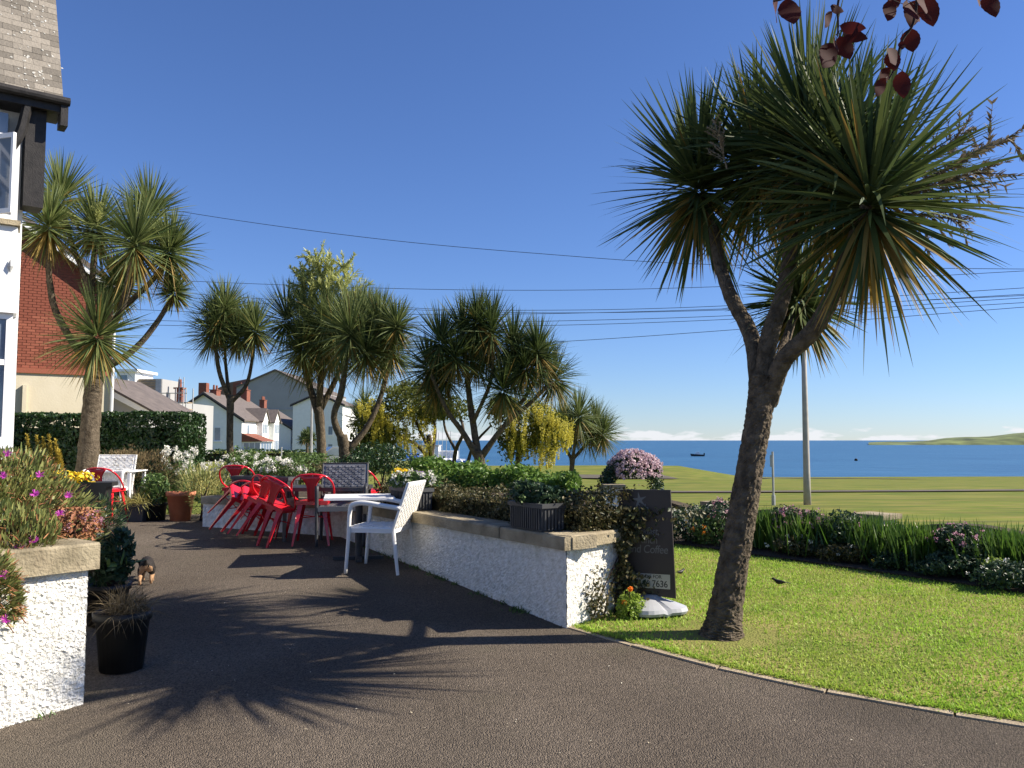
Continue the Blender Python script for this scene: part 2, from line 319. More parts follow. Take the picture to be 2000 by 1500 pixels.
for nm, (pts, wd) in {'footpath': ([(1150, 962), (1400, 962), (1600, 961), (1800, 960), (2100, 958)], 2.4), 'shore_track': ([(1090, 931), (1300, 932.5), (1500, 934), (1650, 934.5), (1800, 936)], 7.)}.items():
    V = []; F = []
    for (a, b) in pts:
        Y = 40.
        for _ in range(60):
            q = P(a, b, Y); Y += (q.z-ter(q.x, q.y))*8; Y = max(20, min(Y, 125))
        q = P(a, b, Y); V += [(q.x, q.y-wd/2, ter(q.x, q.y-wd/2)+.05), (q.x, q.y+wd/2, ter(q.x, q.y+wd/2)+.05)]
    F = [(2*i, 2*i+2, 2*i+3, 2*i+1) for i in range(len(pts)-1)]
    struct(nm, V, F, mat(nm, (.075, .065, .048), (.12, .1, .075), scale=1, rough=1.))
struct('sea', [(-40000, 90, -6), (40000, 90, -6), (40000, 45000, -6), (-40000, 45000, -6)], [(0, 1, 2, 3)], sea_mat())
# headland across the bay
V = []; F = []; nx = 60
for i in range(nx+1):
    t = i/nx; X = 455+t*900; prof = max(0, min(1, (t-.055)/.22))
    top = -6+1.5+3.2*min(1, t*8)+17*prof**1.2+1.6*math.sin(t*23)*prof+.8*math.sin(t*61)+.6*random.random()
    for (dy, zz) in ((0, -6.3), (6, -6+.6*(top+6)*.35), (60, top*.75-1), (160, top), (400, top*.8)): V.append((X*(1060+dy)/1060, 1060+dy+20*math.sin(t*9), zz))
for i in range(nx):
    for j in range(4): k = i*5+j; F.append((k, k+5, k+6, k+1))
struct('headland', V, F, mat('headland fields', (.035, .05, .025), (.18, .22, .08), scale=.035, rough=1.), smooth=True)
# kerb edging
kb = obj('kerb', None); kb['kind'] = 'structure'
acc = [0]
for a, b in zip(KER[:-1], KER[1:]): acc.append(acc[-1]+math.dist(a, b))
def kpt(s): return Vector((float(np.interp(s, acc, kx)), float(np.interp(s, acc, ky))))
s = 0.
while s < 7.5:
    Lk = .62; a = kpt(s); b = kpt(s+Lk-.012); d = (b-a).normalized(); n = Vector((-d.y, d.x)) if d.x < 0 else Vector((d.y, -d.x))
    q = [a-n*.02, b-n*.02, b+n*.045, a+n*.045]; h = .03+random.uniform(-.004, .006)
    V = [(p.x, p.y, zd(p.y)-.05) for p in q]+[(p.x, p.y, zd(p.y)+h-.022) for p in q]
    mk('edging_stone', V, [(3, 2, 1, 0), (4, 5, 6, 7), (0, 1, 5, 4), (1, 2, 6, 5), (2, 3, 7, 6), (3, 0, 4, 7)], M['kerb'], kb); s += Lk
# lawn grass blades
n = 170000; Yr = 3.0+9.5*rng.random(n)**1.5; xl = np.array([lawnX(y) for y in Yr]); xr = np.minimum(np.array([lawn_right(y) for y in Yr])-1.3, Yr*.95+1.); ok = xr > xl
Yr, xl, xr = Yr[ok], xl[ok], xr[ok]; n = len(Yr); X = xl+.03+(xr-xl)*rng.random(n)
bp = np.stack([X, Yr, np.array([zl(y) for y in Yr])+.008], 1); D = rng.normal(size=(n, 3))*.45+np.array([0, 0, 1.])
bt = np.hypot(bp[:, 0]-1.43, bp[:, 1]-5.66) > .2+.35*rng.random(n); bp, D = bp[bt], D[bt]; n = len(bp)
o = mk('lawn_grass', *blades(bp, D, .016+.024*rng.random(n), .006+.004*rng.random(n), .2, 2, (1, .8, .05)), M['grass']); o['kind'] = 'stuff'; tag(o, 'short mown grass of the front lawn', 'grass')
n = 5200; sk = rng.random(n)*4.6; ek = np.array([tuple(kpt(q)) for q in sk])+rng.normal(size=(n, 2))*np.array([.02, .02])+np.array([.02, .035]); ez_ = np.array([zl(y) for y in ek[:, 1]])+.006
o = mk('edge_grass', *blades(np.stack([ek[:, 0], ek[:, 1], ez_], 1), rng.normal(size=(n, 3))*.6+np.array([-.25, -.4, 1.]), .02+.03*rng.random(n), .006, .3, 2, (1, .8, .05)), M['grass']); o['kind'] = 'stuff'; tag(o, 'ragged longer grass along the concrete lawn edging', 'grass')
wp = []
for (a_, b_, k_) in ((WC, WC+WD*3.8, 34), (WC, WE, 7), (Vector((-4.2, 2.05)), Vector((-2.265, 4.48)), 14)):
    for _ in range(k_):
        q = a_+(b_-a_)*random.random(); d_ = (b_-a_).normalized(); nn_ = Vector((-d_.y, d_.x)) if (a_ is WC and b_ is not WE) else Vector((d_.y, -d_.x)); q = q+nn_*.025; c_ = random.randint(6, 26); r_ = random.uniform(.01, .05)
        wp.append(np.stack([q.x+rng.normal(size=c_)*r_, q.y+rng.normal(size=c_)*r_*.6, np.full(c_, zd(q.y))], 1))
wp = np.concatenate(wp); n = len(wp)
o = mk('wall_weeds', *blades(wp, rng.normal(size=(n, 3))*.6+np.array([0, 0, 1.]), .02+.05*rng.random(n), .008, .3, 3, (1, .9, .5, .05)), M['green']); o['kind'] = 'stuff'; tag(o, 'little weeds and moss tufts growing along the foot of the white walls', 'weeds')
n = 300; a = rng.random(n); X = -3+6*rng.random(n); Y = 3.3+6.5*rng.random(n); ok = np.array([x < driveX(y)-.1 for x, y in zip(X, Y)]); X, Y = X[ok], Y[ok]
o = mk('fallen_petals', *leaves(np.stack([X, Y, np.array([zd(y) for y in Y])+.006], 1), .006+.01*rng.random(len(X)), np.tile([0, 0, 1.], (len(X), 1)), .6, .25), M['litter']); o['kind'] = 'stuff'; tag(o, 'pale fallen petals and chips scattered on the asphalt', 'petals')

# ------------------------------------------------------------------ roughcast walls
def rough_face(a, b, z0, z1, step=.013, amp=.009):
    """pebble-dashed panel from a to b (2D), bottom z0(x,y) to top z1; the face looks to the right of a->b"""
    a = Vector(a); b = Vector(b); L = (b-a).length; d = (b-a)/L; nn = Vector((d.y, -d.x)); nu = int(L/step); nv = int((z1-min(z0(*a), z0(*b)))/step)
    u = np.linspace(0, 1, nu+1); X = a.x+(b.x-a.x)*u; Y = a.y+(b.y-a.y)*u; zb = np.array([z0(x, y) for x, y in zip(X, Y)])-.04
    v = np.linspace(0, 1, nv+1); Z = zb[:, None]+(z1-zb)[:, None]*v[None]; h = rng.random((nu+1, nv+1))**2*amp
    V = np.stack([X[:, None]+nn.x*h, Y[:, None]+nn.y*h, Z], -1).reshape(-1, 3)
    i = np.arange(nu)[:, None]*(nv+1)+np.arange(nv)[None]; F = np.stack([i, i+nv+1, i+nv+2, i+1], -1).reshape(-1, 4)
    return V, F
def coping(parent, a, b, w0, w1, z0, z1, Ls=.9):
    a = Vector(a); b = Vector(b); L = (b-a).length; d = (b-a)/L; nn = Vector((d.y, -d.x)); k = max(1, round(L/Ls))
    for i in range(k):
        p = a+d*(L*i/k+.004); q = a+d*(L*(i+1)/k-.004); e = [random.uniform(-.004, .004) for _ in range(4)]; c = .012
        prof = [(w0+e[0], z0), (w1+e[1], z0+e[2]), (w1+e[1], z1-c), (w1-c, z1+e[3]), (w0+c, z1+e[3]), (w0+e[0], z1-c)]
        V = [(p.x+nn.x*s, p.y+nn.y*s, z) for s, z in prof]+[(q.x+nn.x*s, q.y+nn.y*s, z) for s, z in prof]
        mk('coping_stone', V, [tuple(range(6))[::-1], tuple(range(6, 12))]+[(i2, (i2+1) % 6, 6+(i2+1) % 6, 6+i2) for i2 in range(6)], M['stone'], parent)
CT = -.668
gw = thing('garden_wall', 'white roughcast retaining wall with sandstone coping behind the white wicker chair', 'wall')
WF = WC+WD*4.15; WB = Vector((-3.7, 10.0))
zg = lambda x, y: zd(y)
mk('wall_face', *rough_face(WF, WC, zg, CT-.09), M['dash'], gw)
mk('wall_face', *rough_face(WC, WE, zg, CT-.09), M['dash'], gw)
mk('wall_face', *rough_face(WB, WF, zg, CT-.09, .02), M['dash'], gw)
for (a, b) in ((WB, WF), (WF, WC), (WC, WE)):
    d = (b-a).normalized(); nn = Vector((d.y, -d.x)); q = [a-nn*.01+d*.02, b-nn*.01-d*.02, b-nn*.2-d*.14, a-nn*.2+d*.14]
    mk('wall_body', [(p.x, p.y, -1.5) for p in q]+[(p.x, p.y, CT-.092) for p in q], [(3, 2, 1, 0), (4, 5, 6, 7), (0, 1, 5, 4), (1, 2, 6, 5), (2, 3, 7, 6), (3, 0, 4, 7)], M['white'], gw)
coping(gw, WB, WF, -.24, .05, CT-.09, CT); coping(gw, WF, WC+(-WD)*.045, -.24, .05, CT-.09, CT); coping(gw, WC+(WE-WC).normalized()*-.0, WE+(WE-WC).normalized()*.03, -.22, .05, CT-.088, CT+.002, 1.2)
pl = [(WC.x+.05, WC.y+.12), (WE.x+.05, WE.y+.05), (1.3, 8.2), (.6, 11.6), (-3.6, 12.2), (-3.6, 10.1), (WF.x-.05, WF.y+.12)]
mk('soil', [(x, y, -1.45) for x, y in pl]+[(x, y, CT-.06) for x, y in pl], [tuple(range(7, 14))]+[(i, (i+1) % 7, 7+(i+1) % 7, 7+i) for i in range(7)], M['soil'], gw)
lw = thing('garden_wall', 'bright sunlit roughcast wall with thick sandstone cap at lower left corner', 'wall')
A0 = Vector((-4.2, 2.05)); A1 = Vector((-2.265, 4.48)); A2 = A1+Vector((-.78, .62))*2.6; LT = -.545
mk('wall_face', *rough_face(A0, A1, zg, LT-.14, .011, .011), M['dash'], lw); mk('wall_face', *rough_face(A1, A2, zg, LT-.14, .016), M['dash'], lw)
for (a, b) in ((A0, A1), (A1, A2)):
    d = (b-a).normalized(); nn = Vector((d.y, -d.x)); q = [a-nn*.01+d*.02, b-nn*.01-d*.02, b-nn*.2-d*.14, a-nn*.2+d*.14]
    mk('wall_body', [(p.x, p.y, -1.7) for p in q]+[(p.x, p.y, LT-.142) for p in q], [(3, 2, 1, 0), (4, 5, 6, 7), (0, 1, 5, 4), (1, 2, 6, 5), (2, 3, 7, 6), (3, 0, 4, 7)], M['white'], lw)
dd = (A1-A0).normalized()
coping(lw, A0, A1+dd*.045, -.3, .045, LT-.14, LT, 1.3); coping(lw, A1+Vector((-.78, .62))*.3, A2, -.28, .045, LT-.138, LT-.002, 1.3)
pl = [A0+Vector((-.1, .12)), A1+Vector((-.12, .02)), A2+Vector((-.05, -.12)), A0+Vector((-2.2, 2.1))]
mk('soil', [(p.x, p.y, -1.6) for p in pl]+[(p.x, p.y, LT-.06) for p in pl], [(4, 5, 6, 7)]+[(i, (i+1) % 4, 4+(i+1) % 4, 4+i) for i in range(4)], M['soil'], lw)

# ------------------------------------------------------------------ cordyline (cabbage) trees
def cordyline(label, Y, base_py, trunk, branches, heads, nleaf=100, m='cord', sides=12, wleaf=.025, ind=0, pan=(), group='cordyline trees'):
    sp = FPX/Y; b = P(trunk[0][0], base_py, Y)
    t = thing('cordyline_tree', label, 'tree', b, 0, group)
    fine = bool(ind); c = spline([(*P(x, y, Y), r*.8/sp) for x, y, r in trunk], 18 if fine else 6); c[0][2] = min(c[0][2], b.z-.03)
    mk('trunk', *tube(c[:, :3], c[:, 3], 44 if fine else sides+4, .13 if fine else .14), M['bark'], t, True, not fine)
    for br in branches:
        k = len(br['p']); c = spline([(*P(x, y, Y+br.get('d', 0)*i/(k-1)), r*.7/sp) for i, (x, y, r) in enumerate(br['p'])], 14 if fine else 5)
        mk('branch', *tube(c[:, :3], c[:, 3], 28 if fine else sides, .13), M['bark'], t, True, not fine)
    for h in heads:
        hx, hy, hl = h[0], h[1], h[2]*(1.12 if Y > 15 else 1.0); dY = h[3] if len(h) > 3 else random.uniform(-.03, .03)*Y; n = int(nleaf*(3.1 if Y > 10 else 2.6)); hc = np.array(P(hx, hy, Y+dY)); Lm = hl/sp
        el = -1.25+2.7*rng.random(n)**.9; az = rng.random(n)*2*math.pi
        D = np.stack([np.cos(el)*np.cos(az), np.cos(el)*np.sin(az), np.sin(el)], 1); root = hc+np.array([0, 0, 1])*(el*.09*Lm)[:, None]+D*.03
        L = Lm*(.82+.3*rng.random(n))*np.where(el < -.5, .92, 1.04); dr = np.where(el > .7, .02, .03+.2*rng.random(n)**1.5); dr = np.where(rng.random(n) < .08, dr+.35*rng.random(n), dr); W = wleaf*(.7+.5*rng.random(n))
        prof = (.55, .9, 1, .75, .45, .03)
        dry = ((el < -.5) & (rng.random(n) < .5)) | (rng.random(n) < .015)
        part = mk('leaf_head', *blades(root[~dry], D[~dry], L[~dry], W[~dry], dr[~dry], 5, prof), M[m], t, True) if not ind else None
        if dry.any(): mk('dry_leaves', *blades(root[dry], D[dry], L[dry]*.9, W[dry], dr[dry], 4, prof), M['corddry'], t, True)
        if ind:
            idx = np.where(~dry)[0]; rng.shuffle(idx); one = idx[:ind]; rest = idx[ind:]
            part = mk('leaf_head', *blades(root[rest], D[rest], L[rest], W[rest], dr[rest], 5, prof), M[m], t, True); part['kind'] = 'stuff'
            for i in one: mk('leaf', *blades(root[i:i+1], D[i:i+1], L[i:i+1], W[i:i+1], dr[i:i+1], 6, prof), M[m], part, False).location = -Vector(b)
    for (x0, y0, x1, y1, wd, mm) in pan: panicle(t, P(x0, y0, Y), P(x1, y1, Y-.1), wd/sp, M[mm])
    return t
def panicle(t, a, b, wd, m):
    a = np.array(a); b = np.array(b); ax = b-a; L = np.linalg.norm(ax); ax /= L; lime = m is M['panlime']; k = 26 if lime else 17
    V, F = tube([a, a+(b-a)*.5, b], [.012*L/.6, .008*L/.6, .002], 5); parts = [(V, F)]
    for i in range(k):
        f = .15+.85*i/k; o0 = a+(b-a)*f; d = unit(ax*.9+rdir(1)[0]*.85); l = wd*(1.15-f*.7)*random.uniform(.7, 1.1); e = o0+d*l
        parts.append(tube([o0, (o0+e)/2+np.array([0, 0, .03*l]), e], [.004, .003, .0015], 4))
        n = 60 if lime else 26; s = rng.random(n); q = o0+(e-o0)*s[:, None]; parts.append(blades(q, unit(d+rdir(n)*.8), l*.2, .012*L/.6, .1, 2, (1, .8, .2)))
    mk('flower_panicle', *cat_(parts), m, t, True)
cordyline('large cordyline tree with forked trunk and spiky dark heads on the lawn edge', 5.66, 1240,
    [(1410, 1252, 62), (1412, 1228, 47), (1418, 1185, 39), (1435, 1085, 35), (1453, 985, 33), (1470, 885, 31), (1484, 800, 31), (1490, 735, 32)],
    [dict(p=[(1484, 775, 25), (1468, 660, 23), (1428, 580, 20), (1404, 510, 18), (1392, 440, 16), (1372, 380, 14)], d=.85),
     dict(p=[(1491, 770, 26), (1500, 670, 25), (1528, 580, 23), (1545, 490, 21), (1556, 400, 19), (1578, 300, 15)], d=.15),
     dict(p=[(1500, 790, 24), (1530, 705, 24), (1588, 645, 23), (1634, 565, 21), (1664, 480, 19), (1692, 400, 15)], d=-.6),
     dict(p=[(1508, 735, 16), (1530, 680, 14), (1556, 600, 12)], d=1.1), dict(p=[(1548, 480, 12), (1520, 420, 11), (1484, 345, 10)], d=.6), dict(p=[(1640, 545, 12), (1648, 450, 11), (1640, 345, 10)], d=-.2)],
    [(1365, 372, 228, .85), (1580, 290, 240, .15), (1698, 400, 238, -.6), (1562, 590, 150, 1.1), (1480, 330, 215, .6), (1640, 330, 215, -.2)], nleaf=165, sides=16, wleaf=.031, ind=42,
    pan=[(1710, 400, 1985, 262, 150, 'panicle'), (1720, 390, 1940, 330, 130, 'panicle'), (1700, 410, 1890, 430, 110, 'panicle'), (1760, 360, 1900, 245, 90, 'panicle'), (1420, 330, 1395, 235, 50, 'panicle')])
cordyline('cordyline with many branching heads in front of the red brick gable', 12.5, 925, [(170, 930, 27), (174, 860, 23), (180, 790, 21), (186, 715, 22)],
    [dict(p=[(183, 725, 14), (140, 665, 10), (108, 605, 9), (96, 540, 8), (94, 450, 8)], d=-.3), dict(p=[(187, 725, 12), (172, 640, 9), (178, 570, 9), (188, 460, 8)], d=.3),
     dict(p=[(192, 725, 14), (214, 650, 10), (240, 595, 10), (264, 490, 8)], d=-.4), dict(p=[(196, 722, 12), (250, 692, 9), (292, 650, 8), (340, 578, 6)], d=.2),
     dict(p=[(238, 600, 9), (272, 510, 8), (290, 430, 7)], d=.7), dict(p=[(242, 600, 8), (300, 545, 7), (332, 495, 6)], d=.1), dict(p=[(178, 570, 8), (142, 480, 7), (120, 400, 6)], d=.6)],
    [(95, 445, 85, -.3), (186, 450, 88, .3), (264, 480, 108, -.4), (340, 572, 40, .2), (290, 425, 92, .7), (330, 495, 80, .1), (118, 395, 95, .6), (190, 660, 100, -.5), (225, 560, 70, .5)], 125, 'cordlit', pan=[(265, 470, 262, 415, 26, 'panlime'), (190, 440, 195, 400, 22, 'panlime')])
cordyline('slim cordyline with small twin heads in front of the white gabled house', 21, 920, [(450, 920, 9), (449, 850, 8), (450, 772, 9)],
    [dict(p=[(450, 785, 7), (428, 725, 6), (418, 650, 5)], d=-.3), dict(p=[(452, 785, 7), (484, 745, 5), (499, 650, 4)], d=.4), dict(p=[(447, 770, 6), (440, 700, 4), (438, 610, 4)], d=.5)],
    [(452, 630, 56), (485, 640, 52), (425, 640, 55), (430, 625, 62), (414, 655, 55), (500, 648, 58), (440, 605, 55), (466, 660, 48)], 110, 'cordlit')
cordyline('tall cordyline with pale lime flower plumes rising from its crown', 22, 925, [(629, 925, 12), (627, 855, 11), (622, 795, 12)],
    [dict(p=[(620, 805, 10), (598, 730, 8), (575, 640, 5)], d=.5), dict(p=[(624, 800, 10), (628, 710, 8), (640, 610, 5)], d=-.6), dict(p=[(626, 800, 9), (665, 720, 7), (700, 620, 5)], d=.4)],
    [(590, 680, 70), (670, 645, 64), (730, 650, 66), (630, 660, 80), (600, 640, 80), (640, 630, 74), (695, 640, 74), (560, 628, 72), (650, 690, 82), (608, 700, 66), (715, 625, 62), (655, 650, 72)], 120, 'cordlit', pan=[(640, 610, 617, 498, 80, 'panlime'), (600, 630, 588, 530, 66, 'panlime'), (680, 620, 672, 515, 66, 'panlime'), (640, 610, 645, 525, 66, 'panlime'), (610, 620, 604, 515, 60, 'panlime')])
cordyline('shaded cordyline with forking dark trunk left of the yellow laburnum', 19.6, 930, [(676, 935, 17), (674, 885, 15), (668, 850, 13)],
    [dict(p=[(670, 862, 12), (652, 815, 9), (668, 760, 9), (682, 650, 6)], d=-.4), dict(p=[(680, 880, 11), (718, 832, 8), (745, 770, 7), (768, 680, 5)], d=.3)],
    [(700, 640, 70), (750, 690, 66), (684, 655, 76), (766, 685, 70), (742, 640, 66), (775, 640, 50), (715, 690, 70)], 120, 'cordlit')
cordyline('broad many headed cordyline behind the clipped green hedge', 18.6, 950, [(942, 952, 15), (937, 905, 13), (934, 880, 14)],
    [dict(p=[(932, 892, 10), (905, 846, 8), (872, 800, 6), (842, 730, 5)], d=-.4), dict(p=[(934, 890, 10), (920, 800, 9), (911, 725, 7), (905, 650, 5)], d=.3), dict(p=[(940, 892, 10), (985, 832, 7), (1030, 792, 6), (1080, 745, 4)], d=-.3),
     dict(p=[(985, 832, 6), (1038, 755, 5), (1055, 690, 4)], d=.6), dict(p=[(924, 825, 6), (958, 745, 5), (965, 660, 4)], d=-.6)],
    [(890, 700, 60), (950, 690, 60), (1000, 730, 60), (905, 652, 64), (1060, 720, 60), (850, 760, 55), (860, 672, 64), (838, 722, 62), (960, 650, 66), (1002, 680, 64), (1050, 690, 62), (1082, 742, 58), (982, 765, 66), (930, 705, 62), (870, 740, 58), (1025, 722, 58), (932, 632, 58)], 110)
cordyline('low rounded cordyline standing against the sea right of the laburnum', 27, 942, [(1117, 944, 7), (1117, 915, 6), (1118, 893, 7)],
    [dict(p=[(1117, 898, 5), (1100, 865, 4), (1095, 830, 3)], d=.3), dict(p=[(1118, 898, 5), (1124, 860, 4), (1132, 820, 3)], d=-.5), dict(p=[(1118, 898, 5), (1145, 868, 4), (1172, 838, 3)], d=.2)],
    [(1098, 830, 46), (1131, 815, 48), (1165, 832, 48), (1150, 850, 48), (1120, 840, 46), (1178, 850, 42)], 110, 'cordlit')
cordyline('small distant cordyline in a front garden behind the street lamp', 62, 893, [(600, 893, 3), (600, 865, 3)], [], [(600, 852, 15), (592, 858, 13), (608, 858, 13)], 60, wleaf=.06)
cordyline('half hidden cordyline behind the shaded forked trunk', 36, 925, [(712, 925, 6), (712, 830, 5)], [dict(p=[(712, 850, 4), (706, 815, 3), (704, 800, 3)])], [(712, 795, 36), (698, 820, 34), (725, 820, 34)], 90)

# ------------------------------------------------------------------ laburnums
rr0 = random.Random(11)
def laburnum(label, Y, trunk, branches, blobs, rac, nl):
    sp = FPX/Y; b = P(trunk[0][0], trunk[0][1], Y); b.z = ter(b.x, b.y)
    t = thing('laburnum_tree', label, 'tree', b)
    c = spline([(*P(x, y, Y), r/sp) for x, y, r in trunk], 4); c[0][2] = b.z-.05; mk('trunk', *tube(c[:, :3], c[:, 3], 9, .1), M['barkd'], t, True, True)
    for br in branches:
        c = spline([(*P(x, y, Y+random.uniform(-.5, .5)*i), r/sp) for i, (x, y, r) in enumerate(br)], 4); mk('branch', *tube(c[:, :3], c[:, 3], 7, .1), M['barkd'], t, True, True)
    pp = []; nn = []
    for (x, y, rx, ry) in blobs+[(b2[0]+rr0.uniform(-25, 25), b2[1]+rr0.uniform(-14, 18), b2[2]*.8, b2[3]*.9) for b2 in blobs]:
        c = P(x, y, Y+random.uniform(-.8, .8)); p, q = blob(c, (rx/sp, max(rx, ry)/sp*.8, ry/sp), nl, .4, -1, .35); pp.append(p); nn.append(q)
    mk('foliage', *leaves(np.concatenate(pp), .07+.06*rng.random(sum(map(len, pp))), np.concatenate(nn), .5, 1.2), M['labl'], t, True)
    first = None
    for (x, y, l) in rac:
        a = P(x, y, Y+random.uniform(-1.2, .2))
        if first is None or random.random() < .25:
            n = 170; s = rng.random(n)**.8; r = (.07*(1-s*.75))[:, None]; q = rdir(n)*r+np.array([0, 0, -1])*s[:, None]*.42
            o = mk('flower_raceme', *leaves(q, .03, None, .8), M['laby'], t); first = o
        else: o = first.copy(); C.objects.link(o); o.parent = t
        o.location = a-b; k = l/sp/.42; o.scale = (k**.5*1.15, k**.5*1.15, k)
    return t
rr = random.Random(3)
rac = [(rr.uniform(700, 850), rr.uniform(775, 870), rr.uniform(22, 40)) for _ in range(90)]
laburnum('laburnum in deep shade with dull yellow drooping flowers over the parked van', 24, [(845, 925, 7), (842, 890, 6), (838, 850, 5)],
    [[(842, 900, 4), (815, 870, 3.5), (780, 850, 3), (750, 820, 2)], [(840, 880, 4), (820, 840, 3), (800, 800, 2)], [(843, 890, 4), (850, 840, 3), (840, 790, 2)], [(760, 925, 4), (755, 880, 3), (740, 830, 2)]],
    [(760, 800, 62, 30), (820, 790, 55, 32), (725, 835, 45, 40), (760, 850, 50, 28), (710, 880, 28, 42), (745, 890, 40, 30), (850, 800, 35, 28), (790, 770, 50, 18)], rac, 800)
rac = [(rr.uniform(985, 1095), rr.uniform(770, 880), rr.uniform(26, 46)) for _ in range(95)]+[(rr.uniform(1060, 1118), rr.uniform(810, 850), rr.uniform(24, 40)) for _ in range(34)]
laburnum('laburnum hung with bright yellow flower chains beside the low cordyline', 23, [(1010, 930, 6), (1012, 890, 5), (1020, 850, 4)],
    [[(1012, 890, 4), (1045, 850, 3), (1080, 830, 2)], [(1012, 880, 4), (1000, 830, 3), (1000, 790, 2)], [(885, 925, 5), (890, 880, 4), (905, 840, 3), (890, 790, 2)], [(890, 880, 3), (870, 840, 2.5), (865, 800, 2)], [(908, 925, 4), (925, 870, 3), (960, 830, 2)]],
    [(1030, 800, 50, 30), (1060, 850, 40, 40), (1010, 870, 35, 40), (1085, 835, 26, 18), (990, 800, 35, 30), (890, 800, 40, 26)], rac, 620)

# ------------------------------------------------------------------ hedges and shrubs
def hedge(name, label, a, b, th, z0, z1, m, n, size, cat='hedge', loose=1.):
    a = Vector(a); b = Vector(b); L = (b-a).length; d = (b-a)/L; nn = Vector((d.y, -d.x)); t = thing(name, label, cat, (a.x, a.y, z0))
    q = [a-nn*(th*.4)+d*.06, b-nn*(th*.4)-d*.06, b+nn*(th*.4)-d*.06, a+nn*(th*.4)+d*.06]
    mk('branches', [(p.x, p.y, z0) for p in q]+[(p.x, p.y, z1-(.1+.12*loose)*(z1-z0)) for p in q], [(4, 5, 6, 7), (0, 1, 5, 4), (1, 2, 6, 5), (2, 3, 7, 6), (3, 0, 4, 7)], M['core'], t, True)
    u = rng.random(n); side = rng.random(n); H = z1-z0; top = side < th/(th+2*H)
    s = np.where(top, rng.random(n)-.5, np.where(rng.random(n) < .5, -.5, .5)); v = np.where(top, 1., rng.random(n)); e = (rng.random(n) < .12); u = np.where(e, np.where(rng.random(n) < .5, 0, 1), u); s = np.where(e, rng.random(n)-.5, s); v = np.where(e, rng.random(n), v)
    lump = loose*(.05*np.sin(u*L*5.1+s*3)+.04*np.sin(v*7+u*L*9)+.05*np.sin(u*L*1.9+1)+rng.normal(size=n)*.025)
    X = a.x+d.x*u*L+nn.x*s*(th+lump*1.6); Y = a.y+d.y*u*L+nn.y*s*(th+lump*1.6); Z = z0+v*H+lump*.8*(v > .85)-.35*loose*.2*np.abs(s)*(v > .9)
    nr = np.where(top[:, None], np.array([0, 0, 1.]), np.sign(s)[:, None]*np.array([nn.x, nn.y, .3]))
    mk('foliage', *leaves(np.stack([X, Y, Z], 1), size*(.7+.6*rng.random(n)), nr, .6, .8), M[m], t, True); return t
hedge('privet_hedge', 'tall dark green hedge in front of the cream rendered wall', (-10.6, 16.4), (-6.15, 16.0), 1.0, -1.2, .5, 'hedge', 26000, .085, loose=.45)
hedge('garden_hedge', 'bright green clipped hedge at the foot of the broad cordyline', (-1.35, 12.6), (.95, 12.1), .8, -1.1, -.45, 'hedgeg', 10000, .07, loose=1.7)
off = Vector((WD.y, -WD.x))*.47
hedge('cotoneaster_hedge', 'low brownish clipped cotoneaster along the coping of the white wall', WC+off+WD*.12, WC+off+WD*3.7, .5, CT-.08, -.47, 'coton', 15000, .032)
def shrub(name, label, c, r, n, size, m, cat='shrub', flowers=(), lo=-.4, blade=False, zbase=None, group=None, shell=.5):
    """lumpy shrub centred at c; flowers = [(material, number of heads, petals each, head radius)]"""
    c = np.array(c, float); zb = zbase if zbase is not None else c[2]-r[2]*.9; t = thing(name, label, cat, (c[0], c[1], zb), 0, group)
    st = []
    for i in range(6):
        e = c+rdir(1)[0]*np.array(r)*.6; e[2] = max(e[2], zb+.03); st.append(tube([(c[0]+random.uniform(-.1, .1)*r[0], c[1]+random.uniform(-.1, .1)*r[1], zb-.02), (c+e)/2-np.array([0, 0, .1*r[2]]), e], [.012, .008, .004], 5))
    mk('stems', *cat_(st), M['twig'], t, True)
    p, q = blob(c, r, n, .35, lo, shell)
    if blade: mk('foliage', *blades(p, q+np.array([0, 0, .6]), size*(.7+.6*rng.random(len(p))), size*.16, .15, 3), M[m], t, True)
    else: mk('foliage', *leaves(p, size*(.7+.6*rng.random(len(p))), q, .5, 1.), M[m], t, True)
    for (fm, k, pet, fr) in flowers:
        p, q = blob(c, np.array(r)*1.04, k, .35, max(lo, -.1), .85); V = []; 
        for a in p: V.append(leaves(a+rdir(pet)*fr*rng.random((pet, 1))**.4, fr*.75, None, .8))
        mk('flowers', *cat_([(v, f.tolist()) for v, f in V]), M[fm], t, True)
    return t
def tuft(name, label, c, n, L, W, m, spread=.6, droop=.35, cat='grass', parent=None, rad=.06, group=None):
    c = np.array(c, float); base = c+np.concatenate([rng.normal(size=(n, 2))*rad, np.zeros((n, 1))], 1); D = rng.normal(size=(n, 3))*spread+np.array([0, 0, 1.]); D[:, 2] = np.abs(D[:, 2])+.15
    if parent: return mk('foliage', *blades(base, D, L*(.6+.5*rng.random(n)), W, droop*(.5+rng.random(n)), 4), M[m], parent, True)
    o = thing(name, label, cat, tuple(c), 0, group); mk('foliage', *blades(base, D, L*(.6+.5*rng.random(n)), W, droop*(.5+rng.random(n)), 4), M[m], o, True); return o

